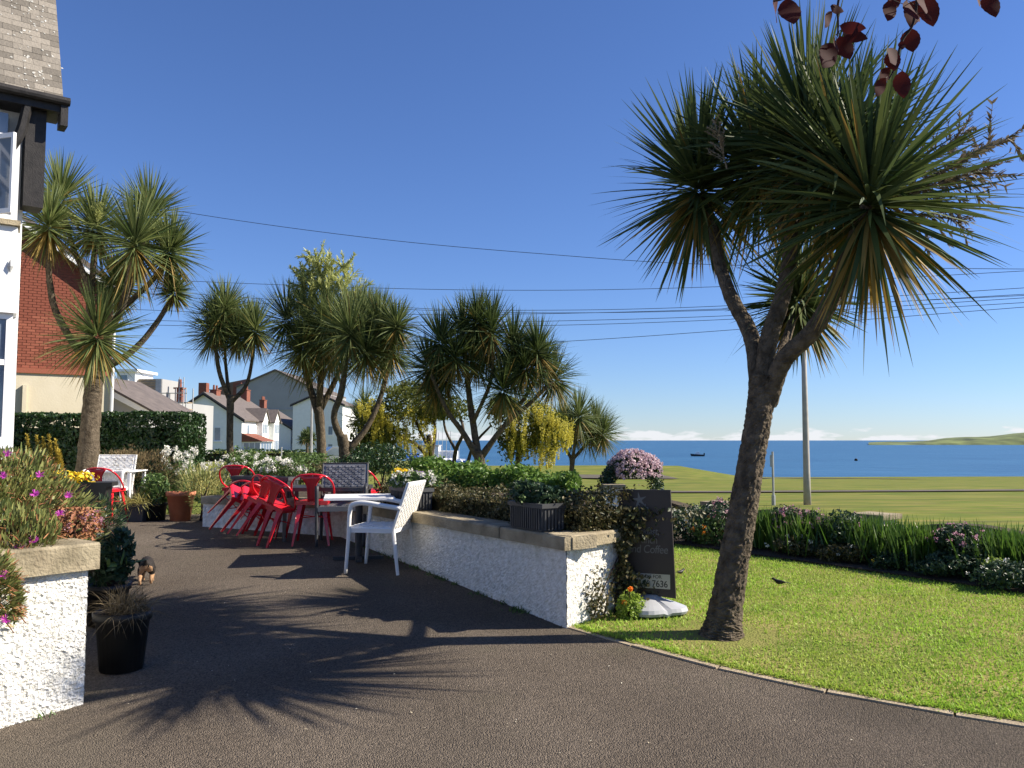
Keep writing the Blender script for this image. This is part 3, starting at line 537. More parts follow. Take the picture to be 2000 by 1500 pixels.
# trailing plant over the end of the right hand wall
iv = thing('climbing_plant', 'small leaved climber draping down the end of the white wall by the sign', 'plant', (WE.x, WE.y, zd(6.4)))
n = 3600; s = rng.random(n); zz = -1.22+.72*rng.random(n)**.8; ww = .1+.09*np.sin(zz*9)+.06*(zz > -.75); p = np.stack([WE.x-.03+rng.normal(size=n)*ww, WE.y-.02-.10*rng.random(n)+rng.normal(size=n)*.05, zz], 1)
mk('foliage', *leaves(p, .03+.02*rng.random(n), np.tile([.5, -.8, .3], (n, 1)), .65, .8), M['coton'], iv, True)
st = [tube([(WE.x-.28+.09*i, WE.y-.35+.10*i, -1.28), (WE.x-.22+.07*i, WE.y-.32+.09*i, -1.12), (WE.x-.12+.05*i, WE.y-.2+.06*i, -.95), (WE.x-.02, WE.y-.08, -.8)], [.007, .006, .005, .004], 5) for i in range(3)]
mk('stems', *cat_(st), M['twig'], iv, True)
p, q = blob((WE.x-.26, WE.y-.36, -1.13), (.13, .1, .2), 420, .4, -1, .2); mk('foliage', *leaves(p, .03, q, .6, 1), M['coton'], iv, True)
shrub('marigold_plant', 'lime green clump with orange flowers at the wall end', (.86, 6.12, -1.22), (.1, .09, .11), 900, .03, 'lime', 'plant', lo=-.8, zbase=-1.3)
og = thing('marigold_flower', 'orange blooms beside the banner base', 'flower', tuple(P(1232, 1160, 6.1))); 
for (x, y) in ((1231, 1150), (1219, 1176)):
    c = np.array(P(x, y, 6.08)); mk('bloom', *leaves(c+rdir(60)*.016, .016, None, .8), M['ofl'], og, True)
mk('stems', *cat_([tube([P(1225, 1200, 6.1), P(1231, 1152, 6.09)], .003, 5), tube([P(1220, 1200, 6.1), P(1219, 1178, 6.09)], .003, 5)]), M['twig'], og, True)

# left raised bed: ice plant mound with magenta daisies
ip = thing('ice_plant', 'dense mound of trailing ice plant with magenta daisies over the left wall', 'plant', (-3.1, 4.3, LT))
pp = []; qq = []
for (c, r, k) in [((-3.17, 4.95, -.52), (.56, .55, .44), 5200), ((-2.82, 4.5, -.58), (.45, .36, .17), 2600), ((-3.5, 4.3, -.5), (.6, .6, .4), 2600), ((-2.55, 4.02, -.72), (.17, .13, .25), 1300), ((-2.72, 3.9, -.62), (.25, .2, .14), 1000), ((-3.3, 3.3, -.66), (.5, .35, .22), 1300), ((-3.9, 5.0, -.35), (.7, .6, .45), 1800)]:
    p, q = blob(c, r, int(k*2.3), .4, -.6, .7); pp.append(p); qq.append(q)
pp = np.concatenate(pp); qq = np.concatenate(qq); k = len(pp)
mk('branches', *cat_([(np.array(blob(c, np.array(r)*.8, 300, .1, -1, 1)[0]), []) for c, r in [((-3.2, 4.5, -.6), (.8, .6, .3))]]), M['core'], ip, True)
mk('foliage', *blades(pp, qq+np.array([0, 0, .5])+rng.normal(size=(k, 3))*.35, .028+.02*rng.random(k), .0095, -.1, 2, (1, 1, .4)), M['succ'], ip, True)
s2 = rng.random(k) < .22; mk('stems', *blades(pp[s2], qq[s2]+rng.normal(size=(s2.sum(), 3))*.6, .06, .006, .1, 2, (1, 1, .6)), M['succr'], ip, True)
for (x, y, Y) in [(14, 887, 4.75), (78, 928, 4.7), (117, 1005, 4.6), (65, 1055, 4.35), (38, 1072, 4.3), (55, 1080, 4.3), (8, 1124, 4.0), (12, 1210, 4.02), (5, 930, 4.6), (134, 968, 4.75), (67, 965, 4.55)]:
    c = np.array(P(x, y, Y-.06)); d = unit(np.array([.4, -.7, .6]))[None]; n = 26; az = rng.random(n)*6.28; e1 = unit(np.cross(d, [[0, 0, 1.]])); e2 = np.cross(d, e1)
    D = e1*np.cos(az)[:, None]+e2*np.sin(az)[:, None]+d*.45; mk('flower', *blades(np.tile(c, (n, 1)), D, .026, .006, .0, 2, (.6, 1, .5)), M['purp'], ip, True)
shrub('pink_succulent', 'pinkish red flowered succulent spilling over the coping corner', (-2.52, 4.78, -.5), (.16, .14, .12), 800, .03, 'succr', 'plant', [('pfl', 40, 10, .018)], lo=-.6, zbase=LT)

# pots along the left wall
def pot(name, label, c, r0, r1, h, m, rim=.02, cat='pot', square=False, sides=28, group=None):
    t = thing(name, label, cat, c, 0, group); k = 4 if square else sides; off2 = math.pi/4 if square else 0; f = 1.414 if square else 1
    prof = [(r0, 0), (r1*.97, h*.86), (r1*1.06, h*.86), (r1*1.08, h), (r1*.96, h), (r1*.93, h*.9)]
    V = [(math.cos(2*math.pi*i/k+off2)*r*f, math.sin(2*math.pi*i/k+off2)*r*f, z) for r, z in prof for i in range(k)]
    F = [(j*k+i, j*k+(i+1) % k, (j+1)*k+(i+1) % k, (j+1)*k+i) for j in range(len(prof)-1) for i in range(k)]+[tuple(range(k))[::-1]]
    mk('body', V, F, M[m], t, smooth=not square)
    r = r1*.94*f; mk('soil', [(math.cos(2*math.pi*i/k+off2)*r, math.sin(2*math.pi*i/k+off2)*r, h*.9) for i in range(k)], [tuple(range(k))], M['soil'], t); return t
g = G(237, 1306)
pot('plant_pot', 'tall black pot with bronze grass beside the left wall', g, .12, .155, .34, 'pot')
tuft('sedge_grass', 'bronze arching sedge in the black pot by the left wall', (g.x+.02, g.y, g.z+.33), 420, .30, .004, 'bronze', .75, .55, rad=.05)
g = G(207, 1218); pot('plant_pot', 'round black pot half hidden behind the left wall end', g, .12, .15, .28, 'pot')
shrub('leafy_plant', 'dark leafy plant with a few pale pointed leaves beside the dog', (g.x+.02, g.y, g.z+.46), (.14, .16, .22), 800, .06, 'dkgreen', 'plant', lo=-.9, zbase=g.z+.26)
tuft('', '', (g.x+.06, g.y-.05, g.z+.42), 10, .15, .03, 'green', .7, .3, parent=bpy.data.objects['leafy_plant'])
g = G(196, 1132); pot('plant_pot', 'black pot farther along the left wall', g, .12, .15, .25, 'pot')
shrub('rosemary_bush', 'dark needle leaved bush behind the wall end near the dog', (g.x+.03, g.y, g.z+.45), (.15, .15, .26), 2000, .045, 'dkgreen', 'shrub', lo=-.9, blade=True, zbase=g.z+.23)

# trough with golden heath on its stand
T0 = P(128, 972, 7.4); gz = zd(7.4)
tr = thing('trough_planter', 'black trough planter on legs holding yellow pansies by the house', 'planter', (T0.x, T0.y, gz))
h0 = T0.z-gz-.1
V, F = cat_([prism([(-.32, h0), (.32, h0), (.36, h0+.2), (.4, h0+.2), (.4, h0+.235), (-.4, h0+.235), (-.4, h0+.2), (-.36, h0+.2)], 'y', -.13, .13)]); mk('body', V, F, M['pot'], tr)
for x in (-.3, .3):
    for y in (-.1, .1): mk('leg', *box(x-.02, x+.02, y-.02, y+.02, 0, h0), M['upvc'], tr)
tr.rotation_euler = (0, 0, .25)
hp = thing('golden_heath', 'spires of golden yellow heath rising above the black trough', 'plant', (T0.x-.15, T0.y, T0.z+.12))
V = []
for (x, y, l) in [(52, 850, 90), (72, 852, 85), (84, 856, 80), (95, 850, 80), (108, 860, 70), (115, 880, 55), (62, 880, 60), (100, 890, 50)]:
    a = np.array(P(x+8, y+l, 7.4)); b = np.array(P(x, y, 7.35)); n = 260; s = rng.random(n); p = a+(b-a)*s[:, None]; V.append(blades(p, unit(b-a)*.9+rdir(n)*.8, .045*(1.15-s*.6), .008, 0, 2, (1, 1, .3)))
mk('foliage', *cat_([(v, f.tolist()) for v, f in V]), M['gold'], hp, True)
p, q = blob(P(118, 935, 7.35), (.28, .14, .07), 330, .3, -.5, .5); pz = thing('pansies', 'bright yellow pansies along the front of the black trough', 'flowers', tuple(P(118, 950, 7.35)))
mk('flowers', *leaves(p, .035, q, .9, .6), M['yfl'], pz, True); p, q = blob(P(115, 945, 7.38), (.3, .14, .07), 420, .3, -.8, .3); mk('foliage', *leaves(p, .04, q, .6, 1), M['dkgreen'], pz, True)

# ------------------------------------------------------------------ terrace back row of pots and shrubs
g = G(352, 1017); pot('terracotta_pot', 'terracotta pot in the back row of the terrace', g, .12, .17, .37, 'terra')
shrub('spreading_shrub', 'olive green wiry shrub overflowing the terracotta pot', (g.x+.28, g.y+.02, g.z+.36), (.32, .25, .36), 1900, .05, 'succ', lo=-.9, blade=True, zbase=g.z+.02)
g = G(265, 1017); pot('plant_pot', 'dark square trough under the straw coloured grass', g, .15, .17, .22, 'planter', square=True)
tuft('ornamental_grass', 'straw yellow drooping grass in a dark trough', (g.x, g.y, g.z+.2), 520, .36, .007, 'straw', .8, .6, rad=.09)
g = G(303, 1016); pot('plant_pot', 'black pot between the grass trough and the terracotta pot', g, .12, .14, .22, 'pot')
shrub('potted_plant', 'fresh green leafy plant left of the terracotta pot', (g.x, g.y, g.z+.38), (.2, .18, .2), 700, .06, 'green', 'plant', lo=-.8, zbase=g.z+.2)
shrub('heather_bush', 'brown faded heather bush under the dark hedge', (P(275, 930, 11.7)), (.55, .4, .42), 3000, .045, 'brown', blade=True, zbase=-1.05)
shrub('heather_bush', 'small brown heather left of the tall white flowers', (P(235, 920, 11.9)), (.35, .35, .35), 1500, .045, 'brown', blade=True, zbase=-1.05)
def tallflowers(label, pts, Y, m, zb, fr=.045, col='green'):
    c = P(sum(p[0] for p in pts)/len(pts), 960, Y); t = thing('flowering_plant', label, 'plant', (c.x, c.y, zb)); st = []; fl = []; bs = []
    for (x, y) in pts:
        e = P(x, y, Y+random.uniform(-.3, .3)); b = (c.x+(e.x-c.x)*.35, e.y, zb); st.append(tube([b, ((b[0]+e.x)/2, e.y, (zb+e.z)/2+.05), tuple(e)], [.006, .005, .003], 4)); fl.append(leaves(np.array(e)+rdir(26)*fr*rng.random((26, 1))**.4, fr*.65, None, .8)); bs.append(b)
        for i in range(14):
            f = random.random()*.8; bs.append((b[0]+(e.x-b[0])*f, e.y+random.uniform(-.05, .05), zb+(e.z-zb)*f))
    mk('stems', *cat_(st), M['green'], t, True); mk('flowers', *cat_([(v, f.tolist()) for v, f in fl]), M[m], t, True)
    bs = np.array(bs); k = len(bs); mk('foliage', *blades(bs, rdir(k)+np.array([0, 0, .9]), .16+.14*rng.random(k), .016, .3, 3), M[col], t, True); return t
tallflowers('tall white flowered clump in front of the dark hedge', [(rr.uniform(318, 385), rr.uniform(872, 925)) for _ in range(42)], 12.2, 'wfl', -1.05)
tallflowers('white flowers around the slim cordyline trunk', [(rr.uniform(392, 455), rr.uniform(900, 945)) for _ in range(36)], 12.6, 'wfl', -1.05)
shrub('white_flower_bush', 'rounded bush crowded with white flowers above the dark planter', P(548, 918, 11.2), (.38, .3, .17), 900, .05, 'green', flowers=[('wfl', 60, 22, .035)], lo=-.7, zbase=-.75)
shrub('white_flower_bush', 'pale yellow and green bush right of the slim cordyline', P(487, 905, 12.6), (.34, .3, .2), 900, .05, 'green', flowers=[('wfl', 30, 16, .03)], lo=-.7, zbase=-.9)
tuft('ornamental_grass', 'tall upright green grass behind the terracotta pot', P(398, 965, 11.4), 160, .6, .012, 'straw', .28, .3, rad=.12)
for x, lab in ((520, 'dark green border shrub beyond the left of the red chairs'), (575, 'rust tinged border shrub right of the ribbed planter'), (640, 'dark border shrub behind the wicker chair')):
    shrub('border_shrub', lab, P(x, 932, 13.2), (.5, .4, .24), 1300, .05, {520: 'dkgreen', 575: 'coton', 640: 'coton'}[x], zbase=-1.1)
for x, y, r, lab, mm in ((705, 915, .55, 'dark shadowy shrub under the laburnum', 'hedge'), (745, 905, .7, 'deep green bush behind the white and yellow flowers', 'hedge'), (590, 915, .6, 'rounded green bush beside the street lamp', 'green')):
    shrub('garden_shrub', lab, P(x, y, 15.5), (r, .5, r*.55), 1800, .06, mm, zbase=-1.2)

# ------------------------------------------------------------------ ribbed planters on the coping
def ribbed(label, c, L, Wd, H, rz, ribs=14):
    t = thing('ribbed_planter', label, 'planter', c, rz); q = .93
    mk('body', [(sx*L/2*k, sy*Wd/2*k, z) for z, k in ((0, .86), (H*.86, q)) for sx, sy in ((-1, -1), (1, -1), (1, 1), (-1, 1))], [(3, 2, 1, 0), (0, 1, 5, 4), (1, 2, 6, 5), (2, 3, 7, 6), (3, 0, 4, 7), (4, 5, 6, 7)], M['planter'], t)
    V, F = cat_([box(-L/2, L/2, -Wd/2, -Wd/2+.03, H*.84, H), box(-L/2, L/2, Wd/2-.03, Wd/2, H*.84, H), box(-L/2, -L/2+.03, -Wd/2+.03, Wd/2-.03, H*.84, H), box(L/2-.03, L/2, -Wd/2+.03, Wd/2-.03, H*.84, H)]); mk('rim', V, F, M['planter'], t)
    for s in (-1, 1):
        for i in range(ribs):
            x = (-.5+(i+.5)/ribs)*L*.86; mk('rib', *box(x-.006, x+.006, s*Wd/2*.9-.012, s*Wd/2*.9+.012, .01, H*.82), M['planter'], t)
    for s in (-1, 1):
        for i in range(6):
            y = (-.5+(i+.5)/6)*Wd*.8; mk('rib', *box(s*L/2*.9-.012, s*L/2*.9+.012, y-.006, y+.006, .01, H*.82), M['planter'], t)
    mk('soil', *box(-L/2+.03, L/2-.03, -Wd/2+.03, Wd/2-.03, H*.86, H*.9), M['soil'], t); return t
wr = math.atan2(WD.y, WD.x); ni = Vector((WD.y, -WD.x))
q = WC+WD*.5+ni*.1; ribbed('ribbed grey planter on the wall coping nearest the sign', (q.x, q.y, CT+.004), .46, .23, .2, wr)
shrub('trailing_plant', 'dusty green trailing plant in the ribbed planter nearest the sign', (q.x, q.y, CT+.25), (.24, .17, .11), 900, .05, 'dkgreen', 'plant', [('green', 8, 12, .03)], lo=-.6, zbase=CT+.18)
q = WC+WD*2.62+ni*.1; ribbed('grey planter of white and yellow pansies on the coping behind the white chair', (q.x, q.y, CT+.004), .5, .24, .21, wr)
shrub('pansies', 'white and yellow pansies in the planter behind the white chair', (q.x, q.y, CT+.27), (.26, .16, .12), 700, .045, 'green', 'flowers', [('wfl', 34, 16, .028)], lo=-.4, zbase=CT+.18)
c = P(787, 925, q.y+.1); yb = thing('pansies', 'yellow pansy cluster topping the planter behind the white chair', 'flowers', (c.x, c.y, c.z-.05)); p, qn = blob(c, (.11, .08, .06), 240, .3, -.6, .2); mk('flowers', *leaves(p, .03, qn, .9, .6), M['yfl'], yb, True)
c = P(815, 928, q.y+.3); yb = thing('pansies', 'small purple pansies right of the yellow cluster', 'flowers', (c.x, c.y, c.z-.05)); p, qn = blob(c, (.08, .06, .05), 110, .3, -.6, .2); mk('flowers', *leaves(p, .03, qn, .9, .6), mat('purple petals', (.08, .03, .16), (.2, .08, .3), island=True, rough=.7), yb, True)
bd = (WF-WB).normalized(); q = WB+bd*1.02; ribbed('ribbed planter on the back wall between the red chairs', (q.x+.06, q.y+.1, CT+.004), .34, .22, .24, math.atan2(bd.y, bd.x), 8)
q = WB+bd*.55; ribbed('dark planter behind the stacked red chairs', (q.x+.1, q.y+.16, CT+.004), .5, .24, .24, math.atan2(bd.y, bd.x), 10)

# ------------------------------------------------------------------ red metal armchairs
def lerp(a, b, t): return tuple(a[i]+(b[i]-a[i])*t for i in range(3))
def red_chair(label):
    t = thing('metal_armchair', label, 'chair', group='red metal chairs')
    S = .49
    prof = [(-.2, S-.045), (.2, S-.045), (.205, S-.01), (.185, S), (-.185, S), (-.205, S-.01)]
    mk('seat', *prism(prof, 'y', -.19, .19), M['red'], t)
    for sx in (-1, 1):
        for sy in (-1, 1):
            a = (sx*.165, sy*.155, S-.03); b = (sx*.235, sy*.225, 0); V = []
            for (p, wdt, th) in ((a, .055, .03), (lerp(a, b, .5), .034, .022), (b, .019, .014)):
                V += [(p[0]-sx*wdt, p[1]+sy*th*.3, p[2]), (p[0]+sx*th*.3, p[1]+sy*th*.3, p[2]), (p[0]+sx*th*.3, p[1]-sy*wdt, p[2]), (p[0]-sx*th*.35, p[1]-sy*th*.35, p[2])]
            F = [(3, 2, 1, 0), (8, 9, 10, 11)]+[(j*4+i, j*4+(i+1) % 4, j*4+4+(i+1) % 4, j*4+4+i) for j in range(2) for i in range(4)]
            mk('leg', V, F, M['red'], t)
    V = []; k = 9
    for i in range(k):
        f = i/(k-1); z = S-.01+f*.285; y = .18+.075*f**1.2; wd2 = .052+.012*f+.085*max(0, (f-.55)/.45)**1.6
        for j, x in enumerate(np.linspace(-wd2, wd2, 7)): V.append((x, y+.01-.012*(1 if j in (2, 4) else 0)+.3*x*x, z))
    F = [(i*7+j, i*7+j+1, i*7+j+8, i*7+j+7) for i in range(k-1) for j in range(6)]
    o = mk('backrest', V, F, M['red'], t, smooth=True); sm = o.modifiers.new('solid', 'SOLIDIFY'); sm.thickness = .006
    half = [(.2, -.1, S-.02), (.235, -.06, S+.01), (.262, .02, S+.06), (.268, .1, S+.13), (.245, .19, S+.21), (.18, .245, S+.265), (.09, .265, S+.285), (0, .268, S+.29)]
    c = spline(half+[(-x, y, z) for x, y, z in half[-2::-1]], 4); mk('back_frame', *tube(c, .0125, 8), M['red'], t, smooth=True)
    V, F = cat_([tube([(-.2, -.19, .3), (.2, .19, .3)], .006, 6), tube([(-.2, .19, .305), (.2, -.19, .305)], .006, 6)]); mk('cross_brace', V, F, M['red'], t)
    return t
def copy_tree(o, label, parent=None):
    c = o.copy(); C.objects.link(c); c.parent = parent
    if parent is None: c['label'] = label
    for ch in list(o.children): copy_tree(ch, label, c)
    return c
rc = red_chair('red metal armchair tucked up to the dark slatted table')
def place(o, px, py, rz, tilt=None, dz=0):
    g = G(px, py); o.location = (g.x, g.y, g.z+dz)
    o.rotation_euler = (0, 0, rz) if tilt is None else (Matrix.Rotation(tilt[1], 3, Vector(tilt[0]))@Matrix.Rotation(rz, 3, 'Z')).to_euler()
place(rc, 611, 1062, math.pi+.12)                      # back towards the camera
rc.scale = (.82, .9, .95)
c2 = copy_tree(rc, 'red metal armchair at the white table near the house'); place(c2, 206, 1022, math.pi-.05); c2.scale = (.8, .86, .88)
for (px, py, rz, ax, ang, dz, lab) in [(436, 1040, math.pi+.5, (.25, 1, 0), .62, .06, 'leftmost tipped red metal chair leaning on the stack'), (459, 1044, math.pi+.5, (.25, 1, 0), .62, .06, 'second tipped red chair nested against the leftmost one'),
      (490, 1058, math.pi-.2, (.1, 1, 0), .42, .02, 'third red chair tipped against the dark table'), (508, 1062, math.pi-.2, (.1, 1, 0), .42, .02, 'tipped red chair closest to the dark table leg'),
      (466, 1022, math.pi+.05, (0, 1, 0), 0, 0, 'upright red chair behind the tipped stack'), (677, 1035, math.pi-.5, (0, 1, 0), 0, 0, 'red chair hidden behind the grey wicker chair'), (712, 1030, math.pi-.4, (0, 1, 0), 0, 0, 'red chair mostly behind the wicker back, nearest the wall')]:
    o = copy_tree(rc, lab); place(o, px, py, rz, (ax, ang), dz); o.scale = (.8, .88, .92)

# ------------------------------------------------------------------ wicker chairs, tables
def wicker_chair(label, m, g, rz, H=.8, lm='wwick'):
    t = thing('wicker_armchair', label, 'chair', g, rz); sh = .41; w2 = .235
    mk('seat', *prism([(-w2, sh-.05), (w2, sh-.05), (w2, sh-.012), (w2-.015, sh), (-w2+.015, sh), (-w2, sh-.012)], 'y', -.23, .21), M[m], t)
    sv = []
    for i in range(10):
        for j in range(9): sv.append(box(-.22+.44*i/10+.003, -.22+.44*(i+1)/10-.003, -.215+.4*j/9+.004, -.215+.4*(j+1)/9-.004, sh-.005, sh+.004+.004*((i+j) % 2)))
    mk('seat_weave', *cat_(sv), M[m], t)
    lean = .14; hb = H-sh
    def bk(x, s, o): return (x, .2+lean*s*hb/.4*1.0+o, sh-.02+s*(hb+.02))
    V = [bk(x, s, o) for o in (-.008, .008) for s in (0, 1) for x in (-w2, w2)]; mk('backrest', V, [(0, 1, 3, 2), (5, 4, 6, 7), (0, 4, 5, 1), (2, 3, 7, 6), (0, 2, 6, 4), (1, 5, 7, 3)], M[m], t)
    wv = []
    for i in range(12):
        for j in range(16):
            x0 = -w2+.02+(2*w2-.04)*i/12; x1 = -w2+.02+(2*w2-.04)*(i+1)/12; s0 = .04+.93*j/16; s1 = s0+.93/16*.8; o = .012+.006*((i+j) % 2)
            V = [bk(x, s, q) for q in (-o, o) for s in (s0, s1) for x in (x0+.002, x1-.002)]; wv.append((V, [(0, 1, 3, 2), (5, 4, 6, 7), (0, 4, 5, 1), (2, 3, 7, 6), (0, 2, 6, 4), (1, 5, 7, 3)]))
    mk('back_weave', *cat_(wv), M[m], t)
    fr = [bk(-w2-.008, .0, 0), bk(-w2-.008, 1., 0), bk(w2+.008, 1., 0), bk(w2+.008, 0, 0)]; mk('back_frame', *tube(fr, .014, 8), M[lm], t)
    for s in (-1, 1):
        mk('leg', *tube([(s*.235, .2, sh-.02), (s*.245, .25, .0)], [.02, .015], 8), M[lm], t)
        c = spline([(s*.24, -.24, 0), (s*.245, -.215, .3), (s*.25, -.2, .56), (s*.252, -.16, .612), (s*.252, -.06, .625), (s*.25, .12, .6), (s*.245, .27, .58)], 5); mk('arm', *tube(c, [.016+.006*min(1, i/12) for i in range(len(c))], 8), M[lm], t, smooth=True)
    return t
g = (G(688, 1107)+G(706, 1124)+G(780, 1106)+G(799, 1117))/4
wicker_chair('white resin wicker armchair standing alone in front of the garden wall', 'wwick', g, -R(90)-.2, .8)
g = G(668, 1062); wicker_chair('dark grey woven armchair behind the white topped table', 'wicker', g, .12, .84, 'anthra')
g = G(182, 1018); o = wicker_chair('white plastic armchair behind the red chair near the house', 'wwick', (g.x-.05, g.y+.45, g.z), .1, .82)
def table(label, c, L, Wd, H, tm, lmn, ped=False, rz=0, slats=0):
    t = thing('terrace_table', label, 'table', c, rz)
    if slats:
        for i in range(slats):
            y = -Wd/2+Wd*(i+.5)/slats; mk('slat', *box(-L/2+.03, L/2-.03, y-Wd/slats*.42, y+Wd/slats*.42, H-.025, H-.002), M[tm], t)
        V, F = cat_([box(-L/2, L/2, -Wd/2-.02, -Wd/2, H-.04, H), box(-L/2, L/2, Wd/2, Wd/2+.02, H-.04, H), box(-L/2, -L/2+.03, -Wd/2, Wd/2, H-.04, H), box(L/2-.03, L/2, -Wd/2, Wd/2, H-.04, H)]); mk('top_frame', V, F, M[lmn], t)
    else:
        mk('table_top', *prism([(-L/2, H-.022), (L/2, H-.022), (L/2+.004, H-.012), (L/2, H), (-L/2, H), (-L/2-.004, H-.012)], 'y', -Wd/2, Wd/2), M[tm], t)
    if ped:
        mk('pedestal', *tube([(0, 0, .03), (0, 0, H-.03)], .035, 12), M[lmn], t); mk('foot', *box(-.24, .24, -.03, .03, 0, .03), M[lmn], t); mk('foot', *box(-.03, .03, -.24, .24, .002, .032), M[lmn], t); mk('top_bracket', *box(-.2, .2, -.2, .2, H-.035, H-.023), M[lmn], t)
    else:
        for sx in (-1, 1):
            for sy in (-1, 1): mk('leg', *box(sx*(L/2-.035)-.018, sx*(L/2-.035)+.018, sy*(Wd/2-.03)-.018, sy*(Wd/2-.03)+.018, 0, H-.03), M[lmn], t)
    return t
g = G(690, 1092); table('small table with thin white square top beside the white wicker chair', (g.x+.05, g.y, g.z), .66, .6, .61, 'upvc', 'anthra', True, .2)
g = G(530, 1069); table('dark metal slatted table behind the middle red chair', (g.x+.45, g.y+.62, g.z), .9, .62, .6, 'dmetal', 'dmetal', False, .03, 7)
g = G(205, 1012); table('white table behind the red chair near the house', (g.x, g.y+.35, g.z), .56, .5, .62, 'upvc', 'upvc', False, 0)

# ------------------------------------------------------------------ dog
def dog(label, g, rz, s=1.):
    pts = {'pelvis': ((0, 0, .17), .055), 'mid': ((0, .1, .178), .058), 'chest': ((0, .2, .165), .062), 'neck': ((-.02, .275, .16), .04), 'head': ((-.05, .325, .115), .04), 'muz': ((-.065, .375, .075), .02), 'nose': ((-.07, .395, .06), .013),
        'tail1': ((0, -.05, .2), .013), 'tail2': ((.005, -.075, .225), .008)}
    E = [('pelvis', 'mid'), ('mid', 'chest'), ('chest', 'neck'), ('neck', 'head'), ('head', 'muz'), ('muz', 'nose'), ('pelvis', 'tail1'), ('tail1', 'tail2')]
    for sx, tg in ((-1, 'l'), (1, 'r')):
        st = .03 if sx > 0 else -.02
        pts['hip'+tg] = ((sx*.036, .0, .135), .036); pts['kn'+tg] = ((sx*.044, .035+st, .095), .024); pts['hk'+tg] = ((sx*.04, -.03+st, .05), .012); pts['ft'+tg] = ((sx*.04, -.005+st, .012), .013)
        pts['sh'+tg] = ((sx*.036, .2, .115), .03); pts['el'+tg] = ((sx*.04, .18-st, .075), .018); pts['wr'+tg] = ((sx*.038, .195-st, .035), .011); pts['pw'+tg] = ((sx*.038, .21-st, .01), .013)
        pts['ear1'+tg] = ((-.05+sx*.03, .305, .145), .014); pts['ear2'+tg] = ((-.05+sx*.055, .29, .185), .006)
        E += [('pelvis', 'hip'+tg), ('hip'+tg, 'kn'+tg), ('kn'+tg, 'hk'+tg), ('hk'+tg, 'ft'+tg), ('chest', 'sh'+tg), ('sh'+tg, 'el'+tg), ('el'+tg, 'wr'+tg), ('wr'+tg, 'pw'+tg), ('head', 'ear1'+tg), ('ear1'+tg, 'ear2'+tg)]
    ks = list(pts); me = bpy.data.meshes.new('dog'); me.from_pydata([pts[k][0] for k in ks], [(ks.index(a), ks.index(b)) for a, b in E], []); me.update()
    tmp = bpy.data.objects.new('tmp', me); C.objects.link(tmp); md = tmp.modifiers.new('skin', 'SKIN'); md.use_smooth_shade = True
    for i, k in enumerate(ks): sv = me.skin_vertices[0].data[i]; sv.radius = (pts[k][1],)*2; sv.use_root = (k == 'pelvis')
    ss = tmp.modifiers.new('sub', 'SUBSURF'); ss.levels = 2; ss.render_levels = 2
    bpy.context.view_layer.update(); dg = bpy.context.evaluated_depsgraph_get(); nm = bpy.data.meshes.new_from_object(tmp.evaluated_get(dg)); nm.name = 'dog'; bpy.data.objects.remove(tmp)
    nm.materials.clear(); nm.materials.append(M['furk']); nm.materials.append(M['furt'])
    for p in nm.polygons:
        x, y, z = p.center; p.use_smooth = True
        tan = z < .085 or (y < -.01 and z < .165 and abs(x) < .05) or (y > .35 and z < .09)
        p.material_index = 1 if tan else 0
    o = obj('dog', nm); o.location = g; o.rotation_euler = (0, 0, rz); o.scale = (s, s, s); tag(o, 'small black and tan dog walking away with its head lowered', 'dog')
g = G(284, 1144); dog('dog', g, .32, 1.02)

# ------------------------------------------------------------------ banner sign
sg = P(1262, 1190, 6.32); sg.z = zl(6.3)+.03; ang = math.atan2(-.36, .93)
sn = thing('banner_sign', 'dark brown cafe banner with starfish and phone number on a grey base', 'sign', sg, ang)
zb, zt = P(0, 1163, 6.3).z-sg.z, P(0, 956, 6.3).z-sg.z; w2 = .195
pn = mk('panel', *prism([(-w2-.03, zb+.02), (w2+.03, zb-.01), (w2, zt), (-w2, zt-.005)], 'y', -.012, .012), M['sign'], sn)
mk('post', *tube([(.03, .0, .05), (.03, 0, zb+.02)], .022, 10), M['pot'], sn)
V = []; k = 40
for r, z in ((.0, .125), (.05, .12), (.09, .095), (.17, .07), (.235, .045), (.245, .02), (.235, 0)):
    for i in range(k):
        a = 2*math.pi*i/k; f = 1+.10*math.cos(4*a) if r > .06 else 1; V.append((math.cos(a)*r*f*1.05+.03, math.sin(a)*r*f, z-.012*(abs(math.cos(2*a)) < .25)*(r > .08)))
mk('base', V, [(j*k+i, j*k+(i+1) % k, (j+1)*k+(i+1) % k, (j+1)*k+i) for j in range(6) for i in range(k)], M['gbase'], sn)
def text(s, x, z, size, m, parent, shear=0, y=-.0135, cond=1.):
    cu = bpy.data.curves.new('t', 'FONT'); cu.body = s; cu.size = size; cu.shear = shear; cu.extrude = .0006; cu.align_x = 'CENTER'; cu.space_character = .95
    to = bpy.data.objects.new('t', cu); C.objects.link(to); bpy.context.view_layer.update(); me = bpy.data.meshes.new_from_object(to.evaluated_get(bpy.context.evaluated_depsgraph_get())); bpy.data.objects.remove(to)
    me.materials.clear(); me.materials.append(m); o = obj('lettering', me, parent); o.location = (x, y, z); o.rotation_euler = (R(90), 0, 0); o.scale = (cond, 1, 1); return o
hh = zt-zb
text('fish', -.02, zb+hh*.775, .1, M['ink'], pn, .1, cond=.8); text('Breakfast,', -.01, zb+hh*.575, .075, M['ink'], pn, .12, cond=.85); text('Brunch', .0, zb+hh*.49, .085, M['ink'], pn, .12, cond=.8); text('and Coffee', .02, zb+hh*.4, .085, M['ink'], pn, .12, cond=.85)
V = []; 
for i in range(10):
    a = math.pi/2+math.pi*i/5+.15; r = .062 if i % 2 == 0 else .018; V.append((math.cos(a)*r-.04, -.0136, zb+hh*.9+math.sin(a)*r))
